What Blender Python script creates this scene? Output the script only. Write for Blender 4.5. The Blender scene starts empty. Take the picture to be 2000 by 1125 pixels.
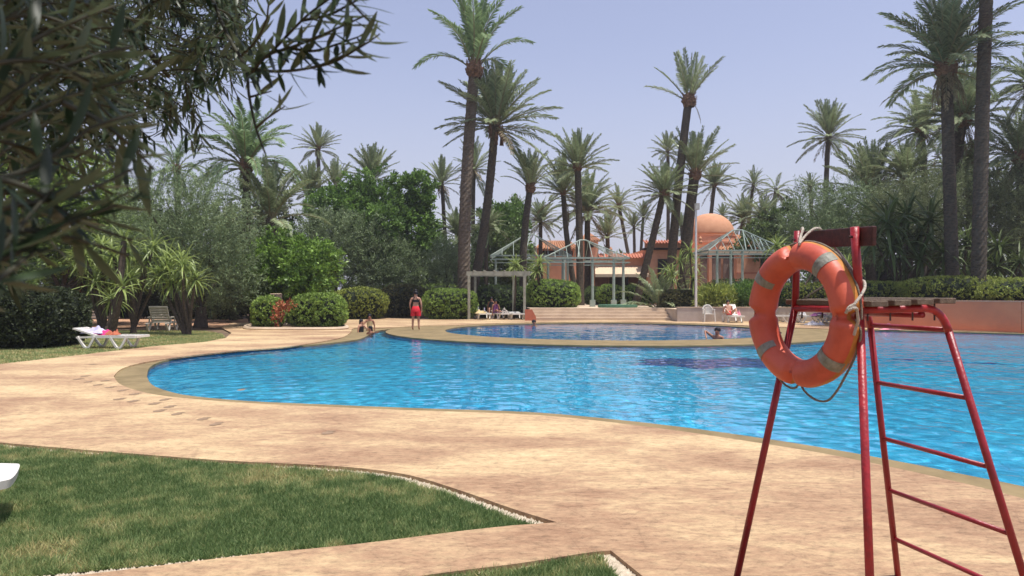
import bpy, bmesh, math, random
import numpy as np
from mathutils import Vector, Matrix, geometry
R = math.radians
S = bpy.context.scene
COL = S.collection
F = 1450.0; HZ = 570.0; EYE = 1.6          # focal length in photo pixels, horizon row, eye height

# ------------------------------------------------------------------ camera, sky, sun, exposure
cd = bpy.data.cameras.new('camera'); cam = bpy.data.objects.new('camera', cd); COL.objects.link(cam)
S.camera = cam
cam.location = (0, 0, EYE); cam.rotation_euler = (math.pi/2, 0, 0)
cd.sensor_width = 36; cd.lens = 36*F/2000; cd.shift_y = (HZ-562.5)/2000
cd.clip_start = 0.05; cd.clip_end = 3000
cd.dof.use_dof = True; cd.dof.focus_distance = 7.0; cd.dof.aperture_fstop = 9.0
SUN = Vector((0.22, -0.115, 0.965)).normalized()
w = bpy.data.worlds.new('World'); S.world = w; w.use_nodes = True
wn = w.node_tree.nodes; wl = w.node_tree.links
sky = wn.new('ShaderNodeTexSky'); sky.sky_type = 'NISHITA'; sky.sun_disc = False
sky.sun_elevation = math.asin(SUN.z); sky.sun_rotation = math.atan2(SUN.x, SUN.y)
sky.air_density = 1.25; sky.dust_density = 2.6; sky.ozone_density = 3.0; sky.altitude = 400
tint = wn.new('ShaderNodeMix'); tint.data_type = 'RGBA'; tint.blend_type = 'MULTIPLY'
tint.inputs[0].default_value = 1.0; tint.inputs[7].default_value = (1.08, 1.02, 1.16, 1)
hsv = wn.new('ShaderNodeHueSaturation'); hsv.inputs['Saturation'].default_value = 0.66
wl.new(sky.outputs[0], hsv.inputs['Color']); wl.new(hsv.outputs[0], tint.inputs[6])
# dusty summer air: the sky pales evenly towards the horizon all the way round
wtc = wn.new('ShaderNodeTexCoord'); wsx = wn.new('ShaderNodeSeparateXYZ'); wl.new(wtc.outputs['Generated'], wsx.inputs[0])
wmr = wn.new('ShaderNodeMapRange'); wmr.interpolation_type = 'SMOOTHSTEP'; wl.new(wsx.outputs['Z'], wmr.inputs[0])
wmr.inputs[1].default_value = -.02; wmr.inputs[2].default_value = .34; wmr.inputs[3].default_value = .72; wmr.inputs[4].default_value = 0
wpm = wn.new('ShaderNodeMix'); wpm.data_type = 'RGBA'; wl.new(wmr.outputs[0], wpm.inputs[0]); wl.new(tint.outputs[2], wpm.inputs[6])
wpm.inputs[7].default_value = (4.35, 4.38, 5.25, 1)
wl.new(wpm.outputs[2], wn['Background'].inputs[0]); wn['Background'].inputs[1].default_value = 0.132
sl = bpy.data.lights.new('sun', 'SUN'); sl.energy = 4.8; sl.angle = R(0.5); sl.color = (1.0, 0.955, 0.89)
sun = bpy.data.objects.new('sun', sl); COL.objects.link(sun)
sun.rotation_euler = SUN.to_track_quat('Z', 'Y').to_euler(); sun.location = (0, 0, 30)
try: sl.cycles.is_caustics_light = True      # sunlight really passes through the water on to the pool floor
except Exception: pass
S.view_settings.view_transform = 'Standard'; S.view_settings.look = 'None'
S.view_settings.gamma = 1; S.view_settings.exposure = 0.12
try: S.view_settings.use_curve_mapping = False
except Exception: pass
S.cycles.max_bounces = 8; S.cycles.transparent_max_bounces = 8
S.cycles.caustics_reflective = False; S.cycles.caustics_refractive = True
S.cycles.sample_clamp_indirect = 6

# thin dry summer haze: one closed box round camera and scene
hm = bpy.data.meshes.new('haze'); hb = bmesh.new(); bmesh.ops.create_cube(hb, size=1); hb.to_mesh(hm); hb.free()
haze = bpy.data.objects.new('haze', hm); COL.objects.link(haze); haze.scale = (520, 420, 31); haze.location = (0, 120, 12.0); haze['kind'] = 'stuff'
hmat = bpy.data.materials.new('haze_air'); hmat.use_nodes = True; hn = hmat.node_tree.nodes; hn.remove(hn['Principled BSDF'])
pv = hn.new('ShaderNodeVolumePrincipled'); pv.inputs['Density'].default_value = 0.0006; pv.inputs['Color'].default_value = (.93,.95,1,1); pv.inputs['Anisotropy'].default_value = .3
hmat.node_tree.links.new(pv.outputs[0], hn['Material Output'].inputs['Volume']); hm.materials.append(hmat)
# ------------------------------------------------------------------ helpers
def G(px, py, z=0.0):
    d = (EYE-z)*F/(py-HZ); return ((px-1000)/F*d, d)
def AT(px, py, d): return Vector(((px-1000)/F*d, d, EYE-(py-HZ)/F*d))
def tag(o, label=None, cat=None, group=None, kind=None):
    if label: o['label'] = label
    if cat: o['category'] = cat
    if group: o['group'] = group
    if kind: o['kind'] = kind
    return o
def link(o, parent=None):
    COL.objects.link(o)
    if parent: o.parent = parent
    return o
def empty(name, loc=(0,0,0), rz=0, label=None, cat=None, group=None):
    o = bpy.data.objects.new(name, None); link(o); o.location = loc; o.rotation_euler = (0,0,rz)
    o.empty_display_size = .2
    return tag(o, label, cat, group)
def copy_tree(o, parent=None):
    c = o.copy(); COL.objects.link(c)
    if parent: c.parent = parent
    for ch in list(o.children): copy_tree(ch, c)
    return c
class MB:
    def __init__(s): s.v = []; s.f = []; s.mi = []
    def add(s, vs, fs, mi=0):
        n = len(s.v); s.v += [tuple(p) for p in vs]; s.f += [tuple(i+n for i in f) for f in fs]; s.mi += [mi]*len(fs)
    def box(s, c, d, rot=None, mi=0):
        hx, hy, hz = d[0]/2, d[1]/2, d[2]/2
        vs = [Vector((x,y,z)) for x in (-hx,hx) for y in (-hy,hy) for z in (-hz,hz)]
        if rot is not None: vs = [rot @ p for p in vs]
        vs = [p+Vector(c) for p in vs]
        s.add(vs, [(0,1,3,2),(4,6,7,5),(0,4,5,1),(2,3,7,6),(0,2,6,4),(1,5,7,3)], mi)
    def beam(s, a, b, w_, h_, mi=0, up=Vector((0,0,1))):
        a = Vector(a); b = Vector(b); d = (b-a); L = d.length; d.normalize()
        x = d.cross(up)
        if x.length < 1e-3: x = Vector((1,0,0))
        x.normalize(); u = x.cross(d)
        m = Matrix((x, d, u)).transposed()
        s.box((a+b)/2, (w_, L, h_), m, mi)
    def tube(s, pts, rad, seg=8, mi=0, cap=True, closed=False):
        pts = [Vector(p) for p in pts]; n = len(pts)
        if not hasattr(rad, '__len__'): rad = [rad]*n
        vs = []; prev = None
        for i, p in enumerate(pts):
            if closed: t = pts[(i+1) % n]-pts[i-1]
            else: t = pts[min(i+1, n-1)]-pts[max(i-1, 0)]
            t.normalize()
            if prev is None:
                prev = t.cross(Vector((0.01,0.02,1)))
                if prev.length < .05: prev = t.cross(Vector((1,0,0)))
            prev = (prev - t*prev.dot(t)).normalized(); q = t.cross(prev)
            for k in range(seg):
                a = 2*math.pi*k/seg
                vs.append(p+(prev*math.cos(a)+q*math.sin(a))*rad[i])
        fs = []
        for i in range(n if closed else n-1):
            j = (i+1) % n
            for k in range(seg):
                k2 = (k+1) % seg
                fs.append((i*seg+k, i*seg+k2, j*seg+k2, j*seg+k))
        if cap and not closed:
            fs.append(tuple(reversed(range(seg)))); fs.append(tuple((n-1)*seg+k for k in range(seg)))
        s.add(vs, fs, mi)
    def lathe(s, prof, seg=16, c=(0,0,0), mi=0):
        vs = []; fs = []
        for r, z in prof:
            for k in range(seg):
                a = 2*math.pi*k/seg; vs.append((c[0]+r*math.cos(a), c[1]+r*math.sin(a), c[2]+z))
        for i in range(len(prof)-1):
            for k in range(seg):
                k2 = (k+1) % seg; fs.append((i*seg+k, i*seg+k2, (i+1)*seg+k2, (i+1)*seg+k))
        fs.append(tuple(reversed(range(seg)))); fs.append(tuple((len(prof)-1)*seg+k for k in range(seg)))
        s.add(vs, fs, mi)
    def build(s, name, mats, parent=None, smooth=False, loc=None):
        me = bpy.data.meshes.new(name); me.from_pydata(s.v, [], s.f)
        for m in (mats if isinstance(mats, (list, tuple)) else [mats]): me.materials.append(m)
        if any(s.mi): me.polygons.foreach_set('material_index', s.mi)
        if smooth: me.polygons.foreach_set('use_smooth', [True]*len(s.f))
        me.update()
        o = bpy.data.objects.new(name, me); link(o, parent)
        if loc is not None: o.location = loc
        return o
def catmull(pts, sub=6, closed=True):
    P = [Vector((p[0], p[1], p[2] if len(p) > 2 else 0)) for p in pts]; n = len(P); out = []
    for i in range(n if closed else n-1):
        p1, p2 = P[i], P[(i+1) % n]
        p0 = P[i-1] if (closed or i > 0) else p1; p3 = P[(i+2) % n] if (closed or i+2 < n) else p2
        for k in range(sub):
            t = k/sub
            out.append(0.5*((2*p1)+(-p0+p2)*t+(2*p0-5*p1+4*p2-p3)*t*t+(-p0+3*p1-3*p2+p3)*t**3))
    if not closed: out.append(P[-1])
    return out
def sheet(name, outer, holes, z, m, parent=None, kind='structure', skirts=(), skirt_outer=None):
    """flat polygon with holes; skirts = [(loop index, depth)] adds a side wall under that loop"""
    loops = [[Vector((p[0], p[1], 0)) for p in L] for L in [outer]+list(holes)]
    tris = geometry.tessellate_polygon(loops)
    vs = [(p.x, p.y, z) for L in loops for p in L]; fs = [tuple(t) for t in tris]
    # make the faces look up
    f2 = []
    for f in fs:
        a, b, c = (Vector(vs[i]) for i in f)
        nz = (b-a).cross(c-a).z
        if abs(nz) < 1e-9: continue
        f2.append(f if nz > 0 else (f[0], f[2], f[1]))
    fs = f2; off = [0]
    for L in loops: off.append(off[-1]+len(L))
    for li, dep in skirts:
        n = len(loops[li]); base = len(vs)
        vs += [(p.x, p.y, z-dep) for p in loops[li]]
        for k in range(n):
            k2 = (k+1) % n; fs.append((off[li]+k, off[li]+k2, base+k2, base+k))
    me = bpy.data.meshes.new(name); me.from_pydata(vs, [], fs); me.materials.append(m); me.update()
    o = bpy.data.objects.new(name, me); link(o, parent); tag(o, kind=kind)
    return o
def in_poly(x, y, poly):
    px = np.array([p[0] for p in poly]); py = np.array([p[1] for p in poly]); c = np.zeros(len(x), bool)
    j = len(px)-1
    for i in range(len(px)):
        if py[i] != py[j]:
            t = ((py[i] > y) != (py[j] > y)) & (x < (px[j]-px[i])*(y-py[i])/(py[j]-py[i])+px[i])
            c ^= t
        j = i
    return c

# ------------------------------------------------------------------ materials
def newmat(name):
    m = bpy.data.materials.new(name); m.use_nodes = True
    return m, m.node_tree.nodes, m.node_tree.links, m.node_tree.nodes['Principled BSDF']
def surf(name, c1, c2=None, scale=4, rough=.8, bump=.0, bscale=40, c3=None, metallic=0, stretch=None, detail=8, spec=.3, lo=.35, hi=.65):
    m, n, l, b = newmat(name)
    b.inputs['Roughness'].default_value = rough; b.inputs['Metallic'].default_value = metallic
    b.inputs['Specular IOR Level'].default_value = spec
    tc = n.new('ShaderNodeTexCoord'); src = tc.outputs['Object']
    if stretch:
        mp = n.new('ShaderNodeMapping'); mp.inputs['Scale'].default_value = stretch; l.new(src, mp.inputs[0]); src = mp.outputs[0]
    if c2 is None: c2 = tuple(x*.85 for x in c1)
    t = n.new('ShaderNodeTexNoise'); t.inputs['Scale'].default_value = scale; t.inputs['Detail'].default_value = detail
    t.inputs['Roughness'].default_value = .65
    l.new(src, t.inputs['Vector'])
    r = n.new('ShaderNodeValToRGB'); r.color_ramp.elements[0].position = lo; r.color_ramp.elements[1].position = hi
    r.color_ramp.elements[0].color = (*c2, 1); r.color_ramp.elements[1].color = (*c1, 1)
    if c3:
        e = r.color_ramp.elements.new((lo+hi)/2); e.color = (*c3, 1)
    l.new(t.outputs[0], r.inputs[0]); l.new(r.outputs[0], b.inputs['Base Color'])
    if bump:
        t2 = n.new('ShaderNodeTexNoise'); t2.inputs['Scale'].default_value = bscale; t2.inputs['Detail'].default_value = 6
        l.new(src, t2.inputs['Vector'])
        bp = n.new('ShaderNodeBump'); bp.inputs['Strength'].default_value = bump; bp.inputs['Distance'].default_value = .02
        l.new(t2.outputs[0], bp.inputs['Height']); l.new(bp.outputs[0], b.inputs['Normal'])
    return m
def leafmat(name, dark, light, trans=.25, rough=.5, back=None, spec=.35, obj_rand=False):
    m, n, l, b = newmat(name)
    b.inputs['Roughness'].default_value = rough; b.inputs['Specular IOR Level'].default_value = spec
    at = n.new('ShaderNodeAttribute'); at.attribute_name = 'tone'
    fac = at.outputs['Fac']
    if obj_rand:
        oi = n.new('ShaderNodeObjectInfo'); ma = n.new('ShaderNodeMath'); ma.operation = 'MULTIPLY_ADD'
        l.new(oi.outputs['Random'], ma.inputs[0]); ma.inputs[1].default_value = .5
        mb = n.new('ShaderNodeMath'); mb.operation = 'MULTIPLY'; l.new(fac, mb.inputs[0]); mb.inputs[1].default_value = .6
        l.new(mb.outputs[0], ma.inputs[2]); fac = ma.outputs[0]
    r = n.new('ShaderNodeValToRGB'); r.color_ramp.elements[0].color = (*dark, 1); r.color_ramp.elements[1].color = (*light, 1)
    r.color_ramp.elements[0].position = .1; r.color_ramp.elements[1].position = .95
    l.new(fac, r.inputs[0]); col = r.outputs[0]
    if back:
        g = n.new('ShaderNodeNewGeometry'); mx = n.new('ShaderNodeMix'); mx.data_type = 'RGBA'
        l.new(g.outputs['Backfacing'], mx.inputs[0]); l.new(col, mx.inputs[6]); mx.inputs[7].default_value = (*back, 1); col = mx.outputs[2]
    l.new(col, b.inputs['Base Color'])
    if trans:
        tr = n.new('ShaderNodeBsdfTranslucent'); l.new(col, tr.inputs[0]); ms = n.new('ShaderNodeMixShader'); ms.inputs[0].default_value = trans
        l.new(b.outputs[0], ms.inputs[1]); l.new(tr.outputs[0], ms.inputs[2]); l.new(ms.outputs[0], n['Material Output'].inputs[0])
    return m
M = {}
M['olive'] = leafmat('olive_leaves', (0.077,0.110,0.048), (0.327,0.421,0.204), .25, .5)
M['olive_dark'] = leafmat('olive_leaves_dark', (0.073,0.097,0.044), (0.308,0.356,0.171), .25, .5)
M['green'] = leafmat('broad_leaves', (0.044,0.094,0.022), (0.225,0.375,0.075), .3, .5)
M['citrus'] = leafmat('citrus_leaves', (0.052,0.104,0.019), (0.286,0.455,0.078), .3, .45)
M['hedge'] = leafmat('hedge_leaves', (0.086,0.142,0.034), (0.455,0.626,0.133), .25, .5)
M['hedge_y'] = leafmat('yellowish_hedge_leaves', (0.096,0.128,0.029), (0.526,0.590,0.128), .25, .5)
M['shade'] = leafmat('shade_darkened_leaves', (.014,.022,.009), (.075,.10,.035), .15, .6)  # leaf colour darkened to stand in for shade under the trees
M['yucca_d'] = leafmat('shade_darkened_yucca_leaves', (.03,.05,.015), (.13,.18,.055), .25, .45, obj_rand=True)  # darker copy of the yucca leaves, overhead shade put into the colour
M['hedge_d'] = leafmat('dark_hedge_leaves', (0.043,0.073,0.026), (0.209,0.295,0.086), .2, .55)
M['hedge_r'] = leafmat('reddish_hedge_leaves', (0.065,0.057,0.026), (0.221,0.227,0.091), .2, .55)
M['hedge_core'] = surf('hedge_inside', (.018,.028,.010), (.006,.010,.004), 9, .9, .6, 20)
M['frond'] = leafmat('palm_leaflets', (0.106,0.137,0.070), (0.378,0.446,0.241), .28, .42, obj_rand=True)
M['frond_g'] = leafmat('green_palm_leaflets', (0.084,0.139,0.061), (0.293,0.410,0.190), .3, .42, obj_rand=True)
M['frond_dry'] = leafmat('dry_palm_leaflets', (.10,.08,.045), (.30,.23,.13), .15, .6, obj_rand=True)
M['rachis'] = surf('palm_rachis', (.28,.25,.13), (.17,.16,.08), 5, .6)
M['yucca'] = leafmat('yucca_leaves', (.08,.13,.03), (.38,.47,.14), .35, .4, obj_rand=True)
M['flower'] = leafmat('orange_red_leaves', (.20,.05,.025), (.55,.20,.09), .2, .6)
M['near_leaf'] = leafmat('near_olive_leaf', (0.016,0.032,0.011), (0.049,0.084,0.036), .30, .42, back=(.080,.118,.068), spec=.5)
M['grass'] = leafmat('grass_blades', (.10,.17,.052), (.60,.46,.22), .35, .6)
g_ = [n for n in M['grass'].node_tree.nodes if n.type == 'VALTORGB'][0].color_ramp; e_ = g_.elements.new(.36); e_.color = (.27,.35,.13,1)
M['bark'] = surf('palm_bark', (.125,.098,.068), (.045,.036,.027), 6, .9, .9, 30, stretch=(1,1,3))
M['bark_l'] = surf('palm_bark_lighter', (.19,.148,.105), (.062,.048,.036), 6, .9, .9, 30, stretch=(1,1,3))
M['boots'] = surf('palm_leaf_bases', (.27,.15,.085), (.08,.045,.03), 7, .85, .6, 20)
M['wood_bark'] = surf('tree_bark', (.10,.08,.06), (.045,.035,.028), 8, .9, .8, 25)
M['twig'] = surf('olive_twig', (.07,.07,.045), (.035,.035,.022), 30, .8)
M['yucca_bark'] = surf('yucca_stem', (.12,.09,.065), (.055,.042,.03), 12, .9, .6, 30)
M['white'] = surf('white_plastic', (.74,.72,.66), (.64,.61,.54), 6, .42, spec=.5)
M['grey_plastic'] = surf('weathered_plastic', (.52,.49,.42), (.38,.35,.30), 7, .55)
M['red'] = surf('red_paint', (.30,.016,.023), (.20,.012,.018), 9, .38, .15, 60, spec=.5, c3=(.26,.015,.021))
M['redhi'] = surf('worn_red_paint', (.40,.022,.028), (.24,.015,.02), 22, .40, .2, 80, spec=.5)
M['ring'] = surf('faded_orange_plastic', (.62,.125,.065), (.42,.07,.04), 3.2, .48, .12, 24, c3=(.56,.105,.055), spec=.4)
M['ring_seam'] = surf('yellowed_orange_plastic', (.62,.26,.05), (.33,.13,.03), 7, .6)
M['tape'] = surf('grey_reflective_tape', (.30,.30,.25), (.17,.165,.125), 26, .5, .3, 60)
M['rope'] = surf('pale_rope', (.66,.60,.50), (.45,.39,.31), 80, .9, .8, 200)
M['rope_d'] = surf('weathered_rope', (.33,.28,.22), (.20,.17,.13), 80, .9, .8, 200)
M['board'] = surf('dark_varnished_board', (.085,.028,.022), (.035,.014,.012), 5, .55, .2, 30, stretch=(1,8,8))
M['plank'] = surf('weathered_seat_slat', (.21,.16,.115), (.10,.075,.055), 6, .8, .5, 40, stretch=(6,1,6))
M['steel'] = surf('rusty_bolt', (.12,.08,.07), (.05,.03,.03), 20, .6, metallic=.5)
M['terra'] = surf('terracotta_render', (.70,.37,.24), (.62,.31,.20), 1.2, .9, .25, 30)
M['terra_w'] = surf('terracotta_wall', (.80,.26,.13), (.70,.22,.115), .9, .9, .35, 24, c3=(.76,.24,.12))
M['dome'] = surf('dome_render', (.60,.31,.18), (.52,.25,.14), 2, .9, .3, 10)
M['rtile'] = surf('red_coping_tile', (.55,.22,.14), (.42,.15,.095), 5, .8, .3, 20)
M['otile'] = surf('roof_tile', (.50,.25,.13), (.30,.14,.075), 7, .85, .4, 12)
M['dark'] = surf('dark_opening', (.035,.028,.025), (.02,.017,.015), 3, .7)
M['brownd'] = surf('brown_door', (.17,.085,.06), (.11,.055,.04), 3, .7)
M['awning'] = surf('cream_awning', (.66,.52,.36), (.58,.45,.31), 3, .85)
M['curtain'] = surf('dim_curtain', (.30,.23,.20), (.18,.13,.11), 3, .8, stretch=(8,8,1))
M['gframe'] = surf('pale_green_metal', (.36,.42,.36), (.27,.33,.28), 4, .6)
M['gframe2'] = surf('teal_metal', (.33,.41,.37), (.24,.32,.29), 4, .6)
M['greypost'] = surf('grey_green_wood', (.36,.35,.27), (.25,.25,.19), 5, .8)
M['pole'] = surf('white_pole', (.72,.68,.62), (.62,.58,.52), 5, .6)
M['gwall'] = surf('pale_grey_render', (.50,.43,.37), (.40,.34,.29), 1.6, .9, .3, 30)
M['step'] = surf('pale_step_stone', (.62,.49,.35), (.50,.38,.27), 1.5, .85, .3, 30)
M['stone_n'] = surf('step_riser_stone', (.55,.44,.33), (.42,.33,.24), 2, .9, .3, 30)
M['green_mat'] = surf('green_border', (.10,.22,.14), (.07,.16,.10), 4, .8)
M['brick'] = surf('red_brick', (.40,.15,.085), (.26,.09,.05), 7, .9, .5, 30)
M['stump'] = surf('stump_wood', (.24,.16,.12), (.12,.08,.06), 8, .9, .8, 20)
M['stumptop'] = surf('stump_top', (.50,.38,.26), (.34,.25,.17), 8, .9)
M['rock'] = surf('grey_rock', (.26,.22,.19), (.14,.12,.10), 4, .9, .8, 14)
M['gravel'] = surf('white_gravel', (.66,.60,.50), (.46,.40,.32), 120, .9, .8, 150)
M['pebble'] = surf('pale_pebble', (.58,.50,.38), (.34,.28,.20), 30, .85)
M['soil'] = surf('garden_soil', (.20,.135,.085), (.10,.07,.045), 1.1, .95, .5, 12)
M['path'] = surf('garden_path_paving', (.50,.29,.17), (.42,.24,.14), 1.5, .9, .2, 20)
M['lawnbase'] = surf('lawn_soil', (.15,.16,.07), (.09,.11,.045), 3, .95, .5, 40, c3=(.07,.085,.03))
M['dryturf'] = surf('dry_turf', (.30,.24,.12), (.12,.15,.05), .9, .95, .6, 30, c3=(.22,.20,.09))
M['cop'] = surf('khaki_pool_rim', (.27,.205,.105), (.17,.13,.065), 1.6, .8, .15, 12, c3=(.225,.17,.088), spec=.15)
M['pink'] = surf('pink_cloth', (.62,.06,.22), (.45,.03,.15), 9, .9, .3, 20)
M['lilac'] = surf('lilac_towel', (.55,.52,.66), (.40,.38,.55), 9, .9, .4, 20)
M['orange_cloth'] = surf('rust_cloth', (.45,.14,.07), (.33,.09,.05), 9, .9)
M['towel'] = surf('white_towel', (.72,.70,.68), (.60,.56,.56), 7, .9, .4, 20)
M['yellow_cloth'] = surf('sand_yellow_towel', (.62,.48,.25), (.50,.37,.18), 7, .9, .4, 20)
M['bag'] = surf('patterned_bag', (.50,.44,.38), (.05,.05,.05), 14, .8, lo=.45, hi=.52)
M['hat'] = surf('striped_hat', (.50,.50,.55), (.22,.24,.30), 5, .8, stretch=(1,1,12), lo=.45, hi=.55)
M['skin'] = surf('skin_mid', (.50,.27,.18), (.44,.23,.15), 6, .55)
M['skin_d'] = surf('skin_tanned', (.36,.17,.10), (.30,.14,.085), 6, .5)
M['hair'] = surf('black_hair', (.014,.012,.016), (.008,.007,.008), 20, .4)
M['swim_red'] = surf('red_shorts', (.78,.03,.045), (.60,.02,.035), 12, .75, .3, 20)
M['swim_black'] = surf('black_swimwear', (.018,.018,.022), (.010,.010,.012), 12, .6)
M['purple'] = surf('purple_dress', (.20,.05,.16), (.10,.03,.09), 9, .8)
M['bluecloth'] = surf('blue_denim', (.10,.12,.20), (.05,.06,.12), 9, .8)
M['float'] = surf('pink_float', (.80,.35,.42), (.70,.20,.28), 6, .5)
M['wet'] = surf('damp_footprint', (.30,.20,.12), (.25,.165,.098), 6, .5)
M['fence'] = surf('pale_fence_wood', (.42,.38,.31), (.30,.27,.22), 3, .85, stretch=(6,6,1))

def deck_mat():
    m, n, l, b = newmat('stamped_concrete'); b.inputs['Roughness'].default_value = .78; b.inputs['Specular IOR Level'].default_value = .3
    tc = n.new('ShaderNodeTexCoord')
    def noise(scale, det, rot, st, rough=.6, dist=0.0):
        mp = n.new('ShaderNodeMapping'); mp.inputs['Rotation'].default_value = (0,0,R(rot)); mp.inputs['Scale'].default_value = st
        l.new(tc.outputs['Object'], mp.inputs[0]); t = n.new('ShaderNodeTexNoise'); t.inputs['Scale'].default_value = scale
        t.inputs['Detail'].default_value = det; t.inputs['Roughness'].default_value = rough; t.inputs['Distortion'].default_value = dist
        l.new(mp.outputs[0], t.inputs['Vector']); return t.outputs[0]
    def ramp(src, stops):
        r = n.new('ShaderNodeValToRGB'); e = r.color_ramp.elements
        while len(e) < len(stops): e.new(.5)
        for k, (p, c) in enumerate(stops): e[k].position = p; e[k].color = (*c, 1) if hasattr(c, '__len__') else (c, c, c, 1)
        l.new(src, r.inputs[0]); return r.outputs[0]
    big = noise(.45, 4, 10, (.8,1.3,1), .6, .4); mid = noise(2.8, 12, -4, (.62,1.3,1), .84, .4); fine = noise(15, 12, 3, (.62,1.15,1), .86)
    ad = n.new('ShaderNodeMath'); ad.operation = 'MULTIPLY_ADD'; l.new(big, ad.inputs[0]); ad.inputs[1].default_value = .56
    md = n.new('ShaderNodeMath'); md.operation = 'MULTIPLY'; l.new(mid, md.inputs[0]); md.inputs[1].default_value = .44
    l.new(md.outputs[0], ad.inputs[2])
    # the walkway nearest the lawn is worn browner than the strip along the water
    sx = n.new('ShaderNodeSeparateXYZ'); l.new(tc.outputs['Object'], sx.inputs[0]); mr = n.new('ShaderNodeMapRange'); mr.interpolation_type = 'SMOOTHSTEP'
    l.new(sx.outputs['Y'], mr.inputs[0]); mr.inputs[1].default_value = 4.6; mr.inputs[2].default_value = 8.6; mr.inputs[3].default_value = -.040; mr.inputs[4].default_value = .012
    a2 = n.new('ShaderNodeMath'); a2.operation = 'ADD'; l.new(ad.outputs[0], a2.inputs[0]); l.new(mr.outputs[0], a2.inputs[1]); ad = a2
    col = ramp(ad.outputs[0], [(.40,(.285,.168,.096)), (.465,(.375,.240,.138)), (.53,(.485,.342,.190)), (.60,(.585,.435,.240))])
    fr = ramp(fine, [(.41,.60), (.47,.89), (.52,1.01), (.57,1.13)])
    mx = n.new('ShaderNodeMix'); mx.data_type = 'RGBA'; mx.blend_type = 'MULTIPLY'; mx.inputs[0].default_value = 1.0
    l.new(col, mx.inputs[6]); l.new(fr, mx.inputs[7])
    # stamped joints: faint crooked lines of a large random-stone stamp
    vo = n.new('ShaderNodeTexVoronoi'); vo.feature = 'DISTANCE_TO_EDGE'; vo.inputs['Scale'].default_value = 1.9
    l.new(tc.outputs['Object'], vo.inputs['Vector'])
    vr = ramp(vo.outputs['Distance'], [(0,.80), (.018,1.0)])
    mx2 = n.new('ShaderNodeMix'); mx2.data_type = 'RGBA'; mx2.blend_type = 'MULTIPLY'; mx2.inputs[0].default_value = .55
    l.new(mx.outputs[2], mx2.inputs[6]); l.new(vr, mx2.inputs[7]); l.new(mx2.outputs[2], b.inputs['Base Color'])
    bm_ = n.new('ShaderNodeMath'); bm_.operation = 'ADD'; l.new(fine, bm_.inputs[0]); l.new(vr, bm_.inputs[1])
    bp = n.new('ShaderNodeBump'); bp.inputs['Strength'].default_value = .35; bp.inputs['Distance'].default_value = .012
    l.new(bm_.outputs[0], bp.inputs['Height']); l.new(bp.outputs[0], b.inputs['Normal'])
    return m
M['deck'] = deck_mat()
def tile_mat(name, c1, c2, s):
    m, n, l, b = newmat(name); b.inputs['Roughness'].default_value = .5
    tc = n.new('ShaderNodeTexCoord'); t = n.new('ShaderNodeTexBrick'); t.offset = 0; t.squash = 1
    t.inputs['Scale'].default_value = s; t.inputs['Mortar Size'].default_value = .012; t.inputs['Brick Width'].default_value = .5; t.inputs['Row Height'].default_value = .5
    t.inputs['Color1'].default_value = (*c1,1); t.inputs['Color2'].default_value = (*c2,1); t.inputs['Mortar'].default_value = (*[x*.8 for x in c1],1)
    l.new(tc.outputs['Object'], t.inputs['Vector'])
    no = n.new('ShaderNodeTexNoise'); no.inputs['Scale'].default_value = .5; no.inputs['Detail'].default_value = 4; l.new(tc.outputs['Object'], no.inputs['Vector'])
    r = n.new('ShaderNodeValToRGB'); r.color_ramp.elements[0].color = (.80,.85,.90,1); r.color_ramp.elements[1].color = (1.1,1.08,1.05,1)
    r.color_ramp.elements[0].position = .35; r.color_ramp.elements[1].position = .65; l.new(no.outputs[0], r.inputs[0])
    mx = n.new('ShaderNodeMix'); mx.data_type = 'RGBA'; mx.blend_type = 'MULTIPLY'; mx.inputs[0].default_value = 1
    l.new(t.outputs[0], mx.inputs[6]); l.new(r.outputs[0], mx.inputs[7]); l.new(mx.outputs[2], b.inputs['Base Color'])
    return m
M['pool_tile'] = tile_mat('light_blue_pool_tile', (.04,.50,.80), (.05,.54,.84), 2)
M['deep_tile'] = tile_mat('mid_blue_pool_tile', (.045,.31,.64), (.055,.35,.68), 2)
M['band_tile'] = tile_mat('dark_blue_pool_tile', (.015,.07,.30), (.02,.09,.36), 3)
def water_mat():
    m, n, l, b = newmat('pool_water_surface')
    b.inputs['Transmission Weight'].default_value = 1; b.inputs['Roughness'].default_value = 0.0; b.inputs['IOR'].default_value = 1.33
    b.inputs['Base Color'].default_value = (.93,.985,1,1)
    return m
M['water'] = water_mat()

# ------------------------------------------------------------------ numpy mesh of many small leaves
rng = np.random.default_rng(7)
def norm(a): return a/np.maximum(np.linalg.norm(a, axis=1, keepdims=True), 1e-6)
def quads_mesh(name, base, dirv, side, L, W, tone, m, parent=None, tri=False, fold=.25, mid=.45):
    """each leaf: kite base / two mid points / tip (4 verts), or a single triangle"""
    n = len(base); up = np.cross(side, dirv)
    L = L[:, None]; W = W[:, None]
    if tri:
        P = np.stack([base-side*W/2, base+side*W/2, base+dirv*L], 1); k = 3
    else:
        P = np.stack([base, base+dirv*L*mid-side*W/2+up*W*fold, base+dirv*L, base+dirv*L*mid+side*W/2+up*W*fold], 1); k = 4
    me = bpy.data.meshes.new(name); me.vertices.add(n*k); me.loops.add(n*k); me.polygons.add(n)
    me.vertices.foreach_set('co', P.reshape(-1).astype(np.float32))
    me.loops.foreach_set('vertex_index', np.arange(n*k, dtype=np.int32))
    me.polygons.foreach_set('loop_start', np.arange(0, n*k, k, dtype=np.int32))
    me.update(calc_edges=True)
    a = me.attributes.new('tone', 'FLOAT', 'POINT'); a.data.foreach_set('value', np.repeat(tone, k).astype(np.float32))
    me.materials.append(m)
    o = bpy.data.objects.new(name, me); link(o, parent); return o
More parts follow.
